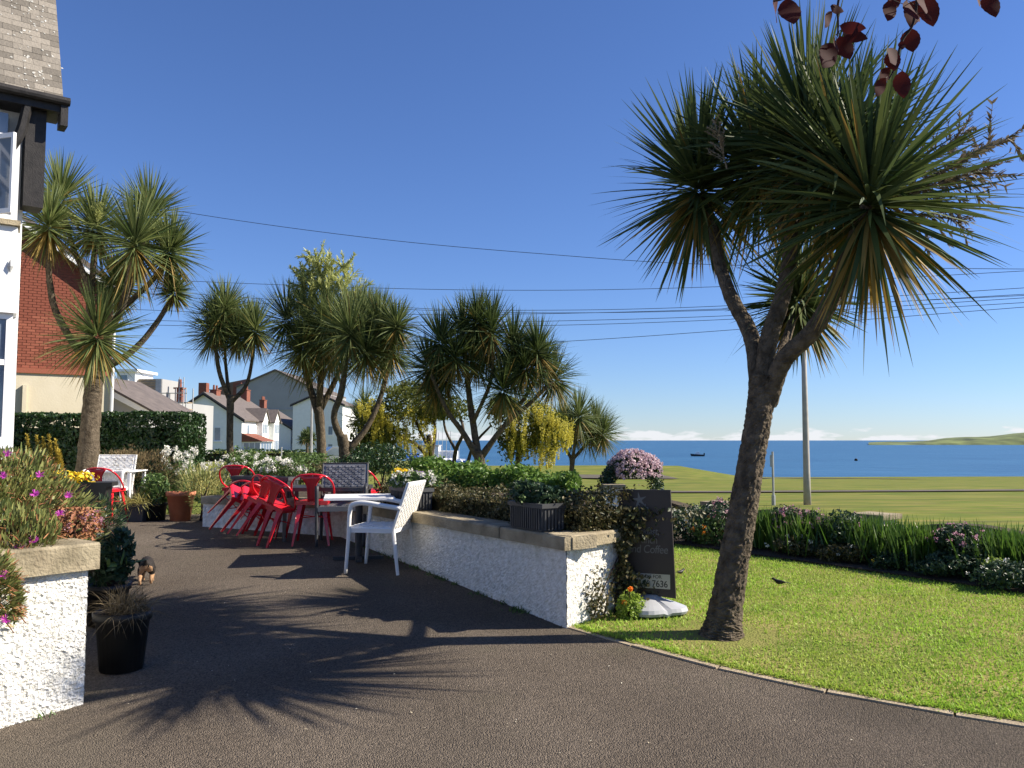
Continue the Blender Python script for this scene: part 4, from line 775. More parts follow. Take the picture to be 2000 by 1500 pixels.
mk('starfish_logo', V+[(-.04, -.0142, zb+hh*.9)], [(i, (i+1) % 10, 10) for i in range(10)], M['ink'], pn)
cp = mk('phone_panel', *box(-.185, .185, -.0138, -.0125, zb+hh*.07, zb+hh*.205), M['cpanel'], pn)
text('TO DIE FOR', .03, zb+hh*.165, .036, M['inkd'], pn, 0, -.0148); text('9146 7636', .04, zb+hh*.085, .07, M['inkd'], pn, 0, -.0148, .9)

# ------------------------------------------------------------------ birds
def bird(label, g, rz, s):
    t = thing('blackbird', label, 'bird', g, rz, 'birds on the lawn'); pr = [(-.62, .03, .40), (-.45, .07, .38), (-.25, .16, .36), (0, .2, .36), (.2, .17, .42), (.32, .12, .52), (.4, .115, .58), (.5, .09, .6), (.57, .03, .58)]
    k = 10; V = [(x, math.cos(2*math.pi*i/k)*r*.85, z+math.sin(2*math.pi*i/k)*r) for x, r, z in pr for i in range(k)]
    mk('body', np.array(V)*s, [(j*k+i, j*k+(i+1) % k, (j+1)*k+(i+1) % k, (j+1)*k+i) for j in range(len(pr)-1) for i in range(k)]+[tuple(range(k))[::-1], tuple(range(len(V)-k, len(V)))], M['bird'], t, smooth=True)
    mk('tail', np.array([(-.5, -.06, .4), (-.5, .06, .4), (-1.0, .08, .34), (-1.0, -.08, .34), (-.5, 0, .36), (-1, 0, .32)])*s, [(0, 1, 2, 3), (0, 3, 5, 4), (1, 4, 5, 2)], M['bird'], t)
    mk('beak', *[np.array(tube([(.55, 0, .58), (.72, 0, .55)], [.03, .006], 5)[0])*s, tube([(.55, 0, .58), (.72, 0, .55)], [.03, .006], 5)[1]], M['beak'], t)
    for sy in (-1, 1): V, F = tube([(.02, sy*.07, .22), (.0, sy*.07, .0), (.09, sy*.07, .0)], .012, 5); mk('leg', np.array(V)*s, F, M['beak'], t)
def GL(px, py): q = G(px, py, zl); q.z += .03; return q
bird('blackbird pecking on the lawn right of the cordyline trunk', GL(1521, 1152), 2.6, .105); bird('blackbird on the lawn between the banner and the trunk', GL(1330, 1130), .6, .09)

# ------------------------------------------------------------------ flower bed along the lawn
def bedpt(s, o=0.):     # along the lawn edge from the sign end to the right, o = distance behind the edge
    a = Vector((1.95, 10.5)); b = Vector((4.4, 6.95)); d = (b-a).normalized(); return a+d*s+Vector((-d.y, d.x))*o if True else None
bl = (Vector((4.4, 6.95))-Vector((1.95, 10.5))).length
ed = [bedpt(-1.5), bedpt(bl+4), bedpt(bl+4, 1.45), bedpt(-1.5, 1.45)]
bs = struct('flower_bed_soil', [(p.x, p.y, zl(9)+.02) for p in ed]+[(p.x, p.y, zl(9)+.035) for p in ed], [(4, 5, 6, 7), (0, 1, 5, 4), (1, 2, 6, 5), (2, 3, 7, 6), (3, 0, 4, 7)], M['soil'])
zbd = zl(9)+.06
names = ['first', 'second', 'third', 'fourth', 'fifth', 'sixth', 'seventh', 'eighth', 'ninth', 'tenth', 'eleventh', 'twelfth', 'thirteenth']
for i in range(13):
    s = 1.0+i*.4+random.uniform(-.05, .05); q = bedpt(s, .62+random.uniform(-.1, .1)); n = 520; base = np.stack([q.x+rng.normal(size=n)*.15, q.y+rng.normal(size=n)*.15, np.full(n, zbd)], 1)
    t = thing('montbretia_clump', f'{names[i]} clump of tall green strap leaves counted rightward from the large trunk', 'plant', (q.x, q.y, zbd), 0, 'strap leaved clumps along the garden wall')
    mk('foliage', *blades(base, rng.normal(size=(n, 3))*.17+np.array([0, 0, 1.]), .38+.17*rng.random(n), .02, .05+.25*rng.random(n), 5, (.7, 1, .9, .6, .05)), M['iris'], t, True)
k = 0
for (x, y, rx, rz2, m, fl, lab) in [(1345, 1035, .5, .26, 'dkgreen', [('wfl', 14, 10, .025)], 'dark leafy shrub by the banner with few white flowers'), (1412, 1015, .25, .24, 'dkgreen', [('pfl', 50, 12, .03)], 'pink flowered shrub beside the garden wall pier'), (1395, 1040, .3, .2, 'green', [('ofl', 6, 14, .03)], 'green plant with small orange blooms left of the trunk'),
      (1535, 1025, .2, .22, 'dkgreen', [('pfl', 46, 12, .03)], 'pink flower cluster right of the trunk'), (1588, 1030, .14, .2, 'dkgreen', [('pfl', 36, 12, .028)], 'smaller pink flower cluster next to the trunk one'), (1590, 1070, .42, .13, 'coton', [('wfl', 26, 14, .03)], 'white flowered low plant at the bed front'),
      (1680, 1085, .42, .1, 'coton', [('wfl', 6, 10, .02)], 'bronze low cushion plant in the middle of the border'), (1770, 1092, .4, .1, 'dkgreen', [('yfl', 6, 8, .02)], 'green cushion plant with pale yellow tips in the border'), (1870, 1055, .2, .15, 'dkgreen', [('pfl', 28, 10, .028)], 'loose pink flowers toward the right of the border'),
      (1945, 1118, .1, .13, 'lime', [('wfl', 16, 14, .028)], 'pale lime flower cluster at the right lawn edge'), (1860, 1112, .35, .14, 'dkgreen', [], 'dark low shrub at the lawn edge on the right'), (1975, 1125, .3, .13, 'dkgreen', [('wfl', 5, 8, .02)], 'dark low shrub with few white dots at the far right lawn edge'), (1650, 1040, .3, .22, 'dkgreen', [('pfl', 10, 8, .024)], 'dark plant between the strap leaved clumps')]:
    s = (x-1300)/700*bl*(1.0 if x < 1600 else 1.02); yb = 1060+(x-1300)/7; o2 = max(.2, (yb-y)/100+.15); q = bedpt(s, min(o2, .7)); c = P(x, y, q.y)
    shrub('border_plant', lab, (c.x, q.y, max(c.z, zbd+rz2*.6)), (rx, .28, rz2), int(900+2500*rx), .045, m, 'plant', fl, lo=-.8, zbase=zbd)
# low garden wall with piers beyond the bed
fw = thing('boundary_wall', 'low rendered boundary wall with arched coping beyond the flower bed', 'wall')
gwl = Vector((1.72, -2.42)).normalized(); W0 = Vector((1.55, 13.9)); WH = -.93
def wl(s): return W0+gwl*s
for i in range(4):
    a = wl(.3+i*2.35); b = wl(2.15+i*2.35); k = 12; V = []; d = gwl; nn = Vector((d.y, -d.x))
    for side in (-.08, .08):
        for j in range(k+1):
            p = a+(b-a)*(j/k)+nn*side; arch = .16*math.sin(math.pi*j/k)**.8; V += [(p.x, p.y, -1.7), (p.x, p.y, WH-.2+arch)]
    n2 = 2*(k+1); F = []
    for j in range(k): F += [(2*j, 2*j+2, 2*j+3, 2*j+1), (n2+2*j, n2+2*j+1, n2+2*j+3, n2+2*j+2), (2*j+1, 2*j+3, n2+2*j+3, n2+2*j+1)]
    mk('wall_panel', V, F, M['cream'], fw)
    V = []
    for side in (-.11, .11):
        for j in range(k+1):
            p = a+(b-a)*(j/k)+nn*side; arch = .16*math.sin(math.pi*j/k)**.8; V += [(p.x, p.y, WH-.2+arch+.004), (p.x, p.y, WH-.14+arch)]
    F += [(2*j, n2+2*j, n2+2*j+2, 2*j+2) for j in range(k)]; mk('arched_coping', V, F, M['barkd'], fw)
for i in range(5):
    p = wl(.12+i*2.35); o = mk('pier', *box(-.17, .17, -.17, .17, -1.7, WH+.0), M['cream'], fw); o.location = (p.x, p.y, 0); o.rotation_euler = (0, 0, math.atan2(gwl.y, gwl.x)); q = mk('pier_cap', *box(-.21, .21, -.21, .21, WH+.002, WH+.06), M['stone'], o)
# clematis arch and white pillar
cp_ = P(1198, 985, 12.2); pil = thing('gate_pillar', 'short white roughcast pillar under the pink clematis', 'pillar', (cp_.x, cp_.y, -1.32)); mk('shaft', *box(-.13, .13, -.13, .13, 0, .62), M['dash'], pil); mk('cap', *box(-.16, .16, -.16, .16, .622, .68), M['stone'], pil)
ca = thing('clematis_arch', 'arch of pale pink clematis above the white pillar', 'climber', (P(1232, 980, 12.6).x, 12.6, -1.32)); A = spline([P(1182, 985, 12.6), P(1186, 940, 12.6), P(1210, 908, 12.6), P(1245, 900, 12.6), P(1275, 920, 12.6), P(1286, 985, 12.6)], 10)
mk('arch_frame', *tube(A, .015, 6), M['dmetal'], ca, True); Pn = []; 
for a in A: Pn.append(a+rdir(95)*np.array([.14, .2, .12])*rng.random((95, 1))**.4)
p, q = blob(P(1240, 918, 12.6), (.36, .28, .26), 2600, .35, -.5, .4); Pn.append(p); Pn = np.concatenate(Pn); mk('foliage', *leaves(Pn, .045, None, .6), M['dkgreen'], ca, True)
p2, q2 = blob(P(1240, 916, 12.6), (.39, .3, .28), 620, .3, -.35, .85); V = [leaves(a+rdir(7)*.02, .034, None, .8) for a in p2]; mk('flowers', *cat_([(v, f.tolist()) for v, f in V]), M['clem'], ca, True)

# ------------------------------------------------------------------ posts, wires
def gy(px, py):
    Y = 30.
    for _ in range(80):
        q = P(px, py, Y); Y += (q.z-ter(q.x, q.y))*3; Y = max(12, min(Y, 400))
    return P(px, py, Y)
b = gy(1577, 986); top = P(1566, 560, b.y); lp = thing('street_lamp', 'tall pale concrete lamp post behind the large cordyline', 'lamp post', (b.x, b.y, b.z))
mk('post', *tube([(0, 0, -.1), (0, 0, 1), (0, 0, 3), (0, 0, top.z-b.z)], [.115, .1, .085, .06], 12), M['pole'], lp, smooth=True); mk('arm', *tube(spline([(0, 0, top.z-b.z), (.1, 0, top.z-b.z+.25), (.7, 0, top.z-b.z+.35)], 5), .035, 8), M['pole'], lp); mk('lamp_head', *box(.6, 1.1, -.12, .12, top.z-b.z+.3, top.z-b.z+.42), M['gmetal'], lp)
b = gy(1511, 987); h = P(0, 882, b.y).z-b.z; sp_ = thing('sign_post', 'thin grey post with a small plate just right of the trunk', 'post', (b.x, b.y, b.z)); mk('post', *tube([(0, 0, -.1), (0, 0, h)], .035, 8), M['gmetal'], sp_); mk('plate', *box(-.09, -.03, -.05, -.03, h-.45, h-.1), M['gmetal'], sp_); mk('post_base', *tube([(0, 0, 0), (0, 0, .3)], .06, 8), M['gmetal'], sp_)
b = gy(607, 930); h = P(0, 762, b.y).z-b.z; sl2 = thing('street_lamp', 'slim street lamp left of the tall plumed cordyline', 'lamp post', (b.x, b.y, b.z)); mk('post', *tube([(0, 0, -.1), (0, 0, 1.2), (0, 0, h)], [.09, .06, .045], 8), M['gmetal'], sl2); mk('lamp_head', *box(-.35, .05, -.07, .07, h-.02, h+.08), M['gmetal'], sl2)
b = gy(549, 918); h = P(0, 875, b.y).z-b.z; sl3 = thing('sign_post', 'short pale post in front of the distant white houses', 'post', (b.x, b.y, b.z)); mk('post', *tube([(0, 0, -.1), (0, 0, h)], .04, 8), M['gmetal'], sl3); mk('cap', *tube([(0, 0, h), (0, 0, h+.05)], .055, 8), M['gmetal'], sl3)
wires = [([(60, 350), (330, 409), (700, 462), (1050, 495), (1430, 518), (2150, 527)], 26, 22, 'highest cable sagging from the left house'), ([(150, 533), (372, 549), (900, 566), (1400, 560), (2150, 521)], 40, 30, 'second overhead cable, alone above the bundle'), ([(150, 545), (372, 573), (780, 600), (1000, 606), (1400, 598), (2150, 553)], 42, 30, 'top cable of the lower bundle'),
    ([(150, 560), (480, 590), (780, 604), (1100, 611), (1500, 602), (2150, 566)], 42, 31, 'second cable of the lower bundle'), ([(150, 600), (480, 612), (780, 614), (1100, 612), (1500, 600), (2150, 570)], 43, 31, 'third cable of the lower bundle'), ([(150, 622), (500, 630), (800, 629), (1080, 627), (1500, 613), (2150, 572)], 44, 32, 'fourth cable of the lower bundle'),
    ([(150, 632), (500, 638), (800, 636), (1100, 635), (1500, 620), (2150, 582)], 44, 32, 'fifth cable of the lower bundle'), ([(200, 678), (500, 684), (800, 680), (1080, 668), (1420, 645), (2150, 588)], 46, 33, 'lowest thin cable over the sea horizon')]
for (pts, Y0, Y1, lab) in wires:
    c = spline([P(x, y, Y0+(Y1-Y0)*(x-60)/2100) for x, y in pts], 10); o = mk('overhead_cable', *tube(c, .0085*Y0/30 if Y0 > 30 else .0085, 5), M['wire']); tag(o, lab, 'cable', 'overhead cables')
pb = P(118, 905, 44); up = thing('utility_pole', 'wooden utility pole hidden behind the cordyline at the brick house', 'pole', (pb.x, pb.y, -1.6)); mk('shaft', *tube([(0, 0, 0), (0, 0, 11)], [.15, .1], 10), M['barkd'], up); mk('cross_arm', *box(-1, 1, -.05, .05, 8.6, 8.75), M['barkd'], up)

# ------------------------------------------------------------------ copper beech sprays
by = 2.0
BT = Vector((3.9, -1.3)); bz = zd(-1.3)
be = thing('beech_tree', 'copper beech whose overhanging twigs dangle dark red leaves at the top right', 'tree', (BT.x, BT.y, bz))
j0 = P(1760, -160, by)
c = spline([(BT.x, BT.y, bz-.1, .19), (BT.x+.03, BT.y+.02, .2, .15), (BT.x-.05, BT.y+.1, 1.6, .12), (BT.x+.1, BT.y, 3.2, .07)], 6); mk('trunk', *tube(c[:, :3], c[:, 3], 14, .06), M['barkd'], be, True, True)
c = spline([(BT.x-.05, BT.y+.1, 1.5, .06), (3.2, -.3, 2.15, .045), (2.2, 1.0, 1.95, .025), (1.5, 1.7, 1.55, .012), (*j0, .005)], 7); mk('limb', *tube(c[:, :3], c[:, 3], 9, .05), M['barkd'], be, True, True)
pq = [blob(cc, rr_, 2200, .35, -1, .4) for cc, rr_ in (((4.0, -1.5, 2.9), (1.2, 1.1, .9)), ((4.8, -1.9, 2.4), (1.0, .9, .8)), ((3.9, -2.3, 3.3), (.9, .9, .8)))]
mk('foliage', *leaves(np.concatenate([a for a, _ in pq]), .085, np.concatenate([b for _, b in pq]), .62, .9), M['beech'], be, True)
TW = []
for tp in ([(1760, -160), (1660, -60), (1638, 0), (1637, 50), (1636, 70)], [(1760, -160), (1790, -50), (1785, 40), (1762, 80), (1748, 130), (1736, 155)], [(1660, -60), (1580, -30), (1530, -3), (1510, 2)], [(1790, -50), (1860, -40), (1925, -15)]):
    c = spline([P(x, y, by) for x, y in tp], 9); TW += [tuple(q) for q in c]; mk('twig', *tube(c, np.linspace(.0045, .002, len(c)), 6), M['twig'], be, True)
def bleaf(px, py, L, ang, wd=.62, yaw=0., Y=by):
    k = 13; V = []
    for i in range(k):
        f = i/(k-1); wv = (math.sin(math.pi*f**.85)**.8 if 0 < i < k-1 else .01)*wd/2*(1+.03*(-1)**i)
        V += [(-wv, .07*wv+.05*math.sin(f*5), -f), (0, .05*math.sin(f*5), -f), (wv, .07*wv+.05*math.sin(f*5), -f)]
    F = []
    for i in range(k-1): F += [(3*i, 3*i+1, 3*i+4, 3*i+3), (3*i+1, 3*i+2, 3*i+5, 3*i+4)]
    b_ = P(px, py, Y); c_ = min(TW, key=lambda q: (Vector(q)-b_).length); mk('petiole', *tube([tuple(c_), tuple((Vector(c_)+b_)/2+Vector((0, 0, .004))), tuple(b_)], [.0013, .001, .0009], 5), M['twig'], be, True)
    o = mk('leaf', np.array(V), F, M['beech'], be, smooth=True); sz = .98*L*Y/FPX; o.scale = (sz, sz, sz); o.location = P(px, py, Y)-be.location; o.rotation_euler = (random.uniform(-.35, .35), ang, yaw*1.2)
for (x, y, L, a, wd, yw) in [(1520, -2, 78, .5, .45, .9), (1538, -4, 66, -.1, .72, 0), (1626, 22, 44, .45, .5, .6), (1622, 12, 34, -1.4, .6, .3), (1640, 50, 52, -1.3, .55, 0), (1646, 62, 52, -1.15, .6, .2), (1640, 70, 55, -.35, .75, 0), (1632, 85, 66, .55, .7, .3), (1630, 70, 34, -.6, .6, .8), (1778, 55, 48, -.2, .9, 0), (1762, 80, 18, 0, .9, 0),
      (1752, 98, 62, .8, .6, .4), (1742, 98, 42, -.2, .85, 0), (1738, 132, 40, .5, .65, .4), (1730, 152, 44, .45, .6, .3), (1762, 138, 56, -.1, .68, 0), (1745, 0, 48, .3, .7, .2), (1770, 0, 62, -.1, .6, .4), (1790, 0, 58, .2, .7, .2), (1812, -8, 62, -.3, .75, 0), (1806, 25, 24, -.5, .5, 0), (1915, -10, 52, .7, .5, .5), (1930, -18, 58, -.25, .7, 0), (1800, -12, 50, .1, .7, .5), (1760, -6, 44, .9, .6, .2)]:
    bleaf(x, y, L, a, wd, yw, by+random.uniform(-.04, .04))

# ------------------------------------------------------------------ houses
def frame_win(parent, x0, x1, z0, z1, y, fw=.06, mull=1, tr=None, dep=.05, fm='upvc', outn=-1):
    """window facing local -y at plane y: frame bars + pane"""
    w = mk('window', *cat_([box(x0, x1, y-dep, y+.02, z0, z0+fw), box(x0, x1, y-dep, y+.02, z1-fw, z1), box(x0, x0+fw, y-dep, y+.02, z0+fw, z1-fw), box(x1-fw, x1, y-dep, y+.02, z0+fw, z1-fw)]+[box(x0+(x1-x0)*i/mull-fw/2, x0+(x1-x0)*i/mull+fw/2, y-dep+.003, y+.02, z0+fw, z1-fw) for i in range(1, mull)]+([box(x0+fw, x1-fw, y-dep+.004, y+.02, tr-fw/2, tr+fw/2)] if tr else [])), M[fm], parent)
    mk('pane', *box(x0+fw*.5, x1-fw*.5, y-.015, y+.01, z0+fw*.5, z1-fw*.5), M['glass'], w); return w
# near house at the left edge: local x runs along the facade (away to the right), -y faces the drive
eave = P(124, 200, 10.5); fd = Vector((.79, .61)).normalized(); hz = math.atan2(fd.y, fd.x); gz = zd(10.4)
nh = thing('white_house', 'white bay fronted house with slate roof and black eaves at the left edge', 'house', (eave.x, eave.y, gz), hz)
ez = eave.z-gz
def loc(px, py, yl):      # pixel -> local x,z on the plane y = yl of the near house
    n = Vector((-fd.y, fd.x)); d = P(px, py, 1.); o2 = Vector((eave.x, eave.y))+n*yl; k = (o2.x*n.x+o2.y*n.y)/(d.x*n.x+d.y*n.y); p = d*k
    return (p.x-eave.x)*fd.x+(p.y-eave.y)*fd.y, p.z-gz
xr_ = loc(41, 500, .35)[0]
mk('wall', *box(-7, xr_-.0, .36, 5, -.2, ez-.05), M['white'], nh)
zw0 = loc(20, 868, .0)[1]; zw1 = loc(20, 612, .0)[1]; zu0 = loc(20, 432, 0)[1]; zu1 = loc(20, 262, 0)[1]; xb = loc(28, 700, .0)[0]
bay = mk('bay', *prism([(-3.4, .36), (-3.0, .02), (xb-.06, .02), (xb-.02, .36)], 'z', -.2, zw0), M['white'], nh); mk('bay_apron', *prism([(-3.4, .36), (-3.0, .0), (xb-.02, .0), (xb+.03, .36)], 'z', zw1+.06, zu0-.06), M['white'], nh)
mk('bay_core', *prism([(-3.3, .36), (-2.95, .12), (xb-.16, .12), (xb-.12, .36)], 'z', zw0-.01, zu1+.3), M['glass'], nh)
mk('sill', *prism([(-3.5, .36), (-3.05, -.07), (xb+.0, -.07), (xb+.05, .36)], 'z', zw0-.05, zw0+.02), M['upvc'], nh); mk('sill', *prism([(-3.5, .36), (-3.05, -.06), (xb+.0, -.06), (xb+.045, .36)], 'z', zu0-.055, zu0+.01), M['stone'], nh); mk('cornice', *prism([(-3.5, .36), (-3.05, -.06), (xb+.0, -.06), (xb+.045, .36)], 'z', zw1+.0, zw1+.055), M['upvc'], nh)
for z0, z1 in ((zw0+.022, zw1-.002), (zu0+.012, zu1)):
    for i in range(4): frame_win(nh, xb-.75*(i+1)-.02, xb-.75*i-.03, z0, z1, .06, .07, 1, z0+(z1-z0)*.62)
# casement swung open on the upper bay
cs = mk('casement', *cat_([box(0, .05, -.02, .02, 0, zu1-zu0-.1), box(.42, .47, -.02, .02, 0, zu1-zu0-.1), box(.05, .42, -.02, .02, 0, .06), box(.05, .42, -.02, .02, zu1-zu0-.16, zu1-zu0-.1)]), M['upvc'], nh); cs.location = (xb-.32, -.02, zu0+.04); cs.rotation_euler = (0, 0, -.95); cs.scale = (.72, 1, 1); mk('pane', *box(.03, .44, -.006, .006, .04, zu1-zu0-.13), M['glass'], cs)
dm = loc(20, 520, -.02); mk('diamond_ornament', [(dm[0]-.035, -.02, dm[1]), (dm[0], -.02, dm[1]-.09), (dm[0]+.035, -.02, dm[1]), (dm[0], -.02, dm[1]+.09), (dm[0], -.05, dm[1])], [(0, 1, 4), (1, 2, 4), (2, 3, 4), (3, 0, 4)], M['gmetal'], nh)
zb2 = loc(70, 405, .1)[1]; x1_ = loc(88, 300, .1)[0]; x0_ = loc(48, 300, .1)[0]
mk('timber_panel', *box(x0_, x1_, .08, .42, zb2, ez-.12), M['blackw'], nh); mk('fascia', *box(-7, .02, -.06, .0, ez-.16, ez+.0), M['blackw'], nh); mk('soffit', *box(-7, 0, .002, .5, ez-.14, ez-.1), M['blackw'], nh)
c = spline([(-7, -.1, ez-.02), (-3, -.1, ez-.02), (.06, -.1, ez-.02)], 3); mk('gutter', *tube(c, .055, 10), M['blackw'], nh); mk('verge_end', *box(-.04, .045, -.1, .15, ez-.34, ez-.03), M['blackw'], nh)
c = spline([(x0_-.0, -.0, ez-.15), (x0_-.1, .0, ez-.6), (x0_-.4, .0, ez-1.05), (x0_-.75, 0, ez-1.25)], 5); mk('curved_bracket', *tube(c, .06, 6), M['blackw'], nh)
ra = R(62); cs_, sn_ = math.cos(ra), math.sin(ra)
rf = mk('roof', *[[(-7, 0, ez), (-.02, 0, ez), (-.02, 3*cs_, ez+3*sn_), (-7, 3*cs_, ez+3*sn_)], [(0, 1, 2, 3)]], M['blackw'], nh)
sv = [(-.108, -.006, 0), (.108, -.006, 0), (.108, -.014, 0), (-.108, -.014, 0), (-.108, 0, .2), (.108, 0, .2), (.108, -.008, .2), (-.108, -.008, .2)]
me = bpy.data.meshes.new('slate'); me.from_pydata(sv, [], [(0, 1, 2, 3), (3, 2, 6, 7), (0, 3, 7, 4), (1, 5, 6, 2)]); me.materials.append(M['slate'])
nsl = 0; rest = []
for r_ in range(21):
    for k in range(9):
        x = -.11-.22*k-(.11 if r_ % 2 else 0); s0 = .01+r_*.112; 
        if r_ % 2 and k == 0:
            o = obj('slate', me, rf); o.location = (-.056, s0*cs_-.004, s0*sn_+ez); o.rotation_euler = (-(math.pi/2-ra), 0, 0); o.scale = (.5, 1, 1)
        if x < -1.75: continue
        o = obj('slate', me, rf); o.location = (x, s0*cs_-.004, s0*sn_); o.location.z += ez; o.rotation_euler = (-(math.pi/2-ra)+random.uniform(-.012, .012), random.uniform(-.012, .012), 0); nsl += 1
n = 110; s_ = rng.random(n)*2.3; xx = -.32+rng.normal(size=n)*.13; mk('lichen_patches', *leaves(np.stack([xx, s_*cs_-.022, ez+s_*sn_], 1), .02+.025*rng.random(n), np.tile([0, -sn_, cs_], (n, 1)), .7, .08), M['lichen'], rf)
# brick house
c0 = P(215, 815, 27); bd_ = Vector((.78, -.63)).normalized()   # gable runs back to the left
gx = Vector((.82, .57)).normalized(); hz = math.atan2(gx.y, gx.x)
bh = thing('brick_house', 'neighbouring house with red brick gable, cream lower wall and white bargeboard', 'house', (c0.x, c0.y, -1.35), hz)
def loc2(px, py):
    n = Vector((-gx.y, gx.x)); d = P(px, py, 1.); k = (c0.x*n.x+c0.y*n.y)/(d.x*n.x+d.y*n.y); p = d*k; return (p.x-c0.x)*gx.x+(p.y-c0.y)*gx.y, p.z+1.35
zc = loc2(120, 730)[1]; za = loc2(214, 572)[1]; xl_, zl_ = loc2(45, 442)
sl_ = (zl_-za)/(-xl_); XA = -6.0; zap = za-sl_*XA
mk('lower_wall', *box(XA*2, 0, 0, 8, 0, zc), M['cream'], bh); mk('string_course', *box(XA*2-.05, .05, -.06, .0, zc-.02, zc+.14), M['brick'], bh)
mk('brick_backing', *prism([(XA*2, zc), (0, zc), (0, za), (XA, zap), (XA*2, za)], 'y', .03, 8), M['mortar'], bh)
bme = bpy.data.meshes.new('brick'); V, F = box(-.108, .108, 0, .05, 0, .075); bme.from_pydata(V, [], F); bme.materials.append(M['brick'])
cnt = 0; rest = []
for r_ in range(60):
    z = zc+.15+r_*.0865
    for k in range(16):
        x = -.115-.232*k-(.116 if r_ % 2 else 0)
        if z+.09 > za-sl_*x or x < -3.6: continue
        if cnt < 300: o = obj('brick', bme, bh); o.location = (x, 0, z); cnt += 1
        else: rest.append(box(x-.108, x+.108, 0, .05, z, z+.075))
if rest: o = mk('brickwork', *cat_(rest), M['brick'], bh); o['kind'] = 'stuff'
mk('bargeboard', *prism([(.35, za-.35*sl_-.05), (.35, za-.35*sl_+.22), (XA, zap+.22), (XA, zap-.05)], 'y', -.3, -.24), M['upvc'], bh); mk('roof', *prism([(.45, za-.45*sl_+.12), (.45, za-.45*sl_+.3), (XA, zap+.3), (XA*2-.45, za-.45*sl_+.3), (XA*2-.45, za-.45*sl_+.12), (XA, zap+.12)], 'y', -.32, 8.2), M['slatef'], bh)
mk('downpipe', *tube([(.02, -.08, 0), (.02, -.08, za)], .05, 8), M['upvc'], bh); mk('buttress', *box(loc2(42, 800)[0], loc2(50, 800)[0], -.12, 0, 0, zc-.4), M['cream'], bh)
# lean-to with white fascia, scaffolded house
q0 = P(216, 770, 36); q1 = P(290, 813, 36); lt = thing('lean_to', 'low building with white sloping fascia behind the hedge', 'building', (q0.x, q0.y, -1.5)); dx = q1.x-q0.x
mk('wall', *prism([(-3, 0), (dx, 0), (dx, q1.z+1.5), (0, q0.z+1.5), (-3, q0.z+1.5+1.2)], 'y', .05, 5), M['greyr'], lt); mk('fascia', *prism([(-1, q0.z+1.5+.45), (dx+.2, q1.z+1.5-.08), (dx+.2, q1.z+1.5+.18), (-1, q0.z+1.5+.75)], 'y', -.1, .04), M['upvc'], lt); mk('roof', *prism([(-1, q0.z+1.5+.752), (dx+.25, q1.z+1.5+.14), (dx+.25, q1.z+1.5+.24), (-1, q0.z+1.5+.87)], 'y', -.12, 5.1), M['slatef'], lt)
Yh = 66.; o0 = P(225, 800, Yh); dh = thing('dormer_house', 'house under repair with white dormer and timber boarded extension', 'house', (o0.x, o0.y, -1.8)); 
def l3(px, py): p = P(px, py, Yh); return p.x-o0.x, p.z+1.8
a = l3(215, 778); b = l3(320, 860); mk('wall', *box(a[0]-6, b[0]+1, .2, 8, 0, l3(0, 785)[1]), M['greyr'], dh)
a0 = l3(215, 735); a1 = l3(282, 788); mk('roof', *prism([(a0[0]-4, a1[1]), (a1[0]+.3, a1[1]-.6), (a1[0]-1.9, a1[1]+1.4), (a0[0]-4, a1[1]+1.4)], 'y', 0, 8), M['slatef'], dh)
x0, z1 = l3(232, 727); x1, z0 = l3(266, 775); dmr = mk('dormer', *box(x0, x1, -.3, 3, z0, z1), M['upvc'], dh); mk('dormer_roof', *box(x0-.25, x1+.3, -.6, 3.2, z1+.002, z1+.2), M['upvc'], dh); frame_win(dh, x0+.2, x1-.5, z0+.5, z1-.15, -.32, .1)
x0, z1 = l3(270, 740); x1, z0 = l3(303, 785); 
mk('extension_frame', *box(x0, x1+.5, .05, 4, z0, z1), M['greyr'], dh)
for i in range(9): zz = z0+(z1-z0)*i/9; mk('board', *box(x0, x1, -.02, .04, zz+.02, zz+(z1-z0)/9-.03), M['timber'], dh)
mk('side_panel', *box(x1+.003, x1+.46, -.02, .04, z0, z1), M['gmetal'], dh)
x0, z1 = l3(333, 758); x1, z0 = l3(343, 800); chm = mk('chimney', *box(x0-.05, x1+.05, 1, 1.6, 0, z1), M['tile'], dh); mk('chimney_cap', *box(x0-.15, x1+.15, .9, 1.7, z1+.002, z1+.12), M['tile'], chm); mk('chimney_pot', *tube([((x0+x1)/2, 1.3, z1+.12), ((x0+x1)/2, 1.3, z1+.8)], [.16, .13], 10), M['tile'], chm)
sf = thing('scaffolding', 'tube scaffolding with boards in front of the house under repair', 'scaffold', (o0.x, o0.y-1.5, -1.8))
Yh = 64.5
for px in (228, 294, 330, 364):
    for yy in (0, 1.1):
        x, z = l3(px, 757 if px in (330, 364) else 765); mk('pole', *tube([(x+yy*.1, yy, 0), (x+yy*.1, yy, z)], .045, 6), M['gmetal'], sf)
for py in (768, 786, 798):
    x0, z = l3(222, py); x1 = l3(366, py)[0]; mk('ledger', *tube([(x0, -.06, z), (x1, -.06, z)], .04, 6), M['gmetal'], sf)
for k, (py, xa, xb2) in enumerate(((787, 222, 366), (800, 290, 366))):
    x0, z = l3(xa, py); x1 = l3(xb2, py)[0]
    for j in range(4): mk('plank', *box(x0, x1, .1+j*.24, .31+j*.24, z, z+.07), M['timber'], sf)
x0, z0 = l3(351, 795); x1, z1 = l3(361, 737); ld = thing('ladder', 'ladder sticking up above the scaffolding', 'ladder', (o0.x+(x0+x1)/2, o0.y-1.9, -1.8)); wd3 = (x1-x0)/2
for s_ in (-1, 1): mk('rail', *tube([(s_*wd3, 0, 0), (s_*wd3, .25, z1)], .035, 6), M['gmetal'], ld)
for i in range(18): zz = .3+i*(z1-.4)/18; mk('rung', *tube([(-wd3, .25*zz/z1, zz), (wd3, .25*zz/z1, zz)], .022, 5), M['gmetal'], ld)

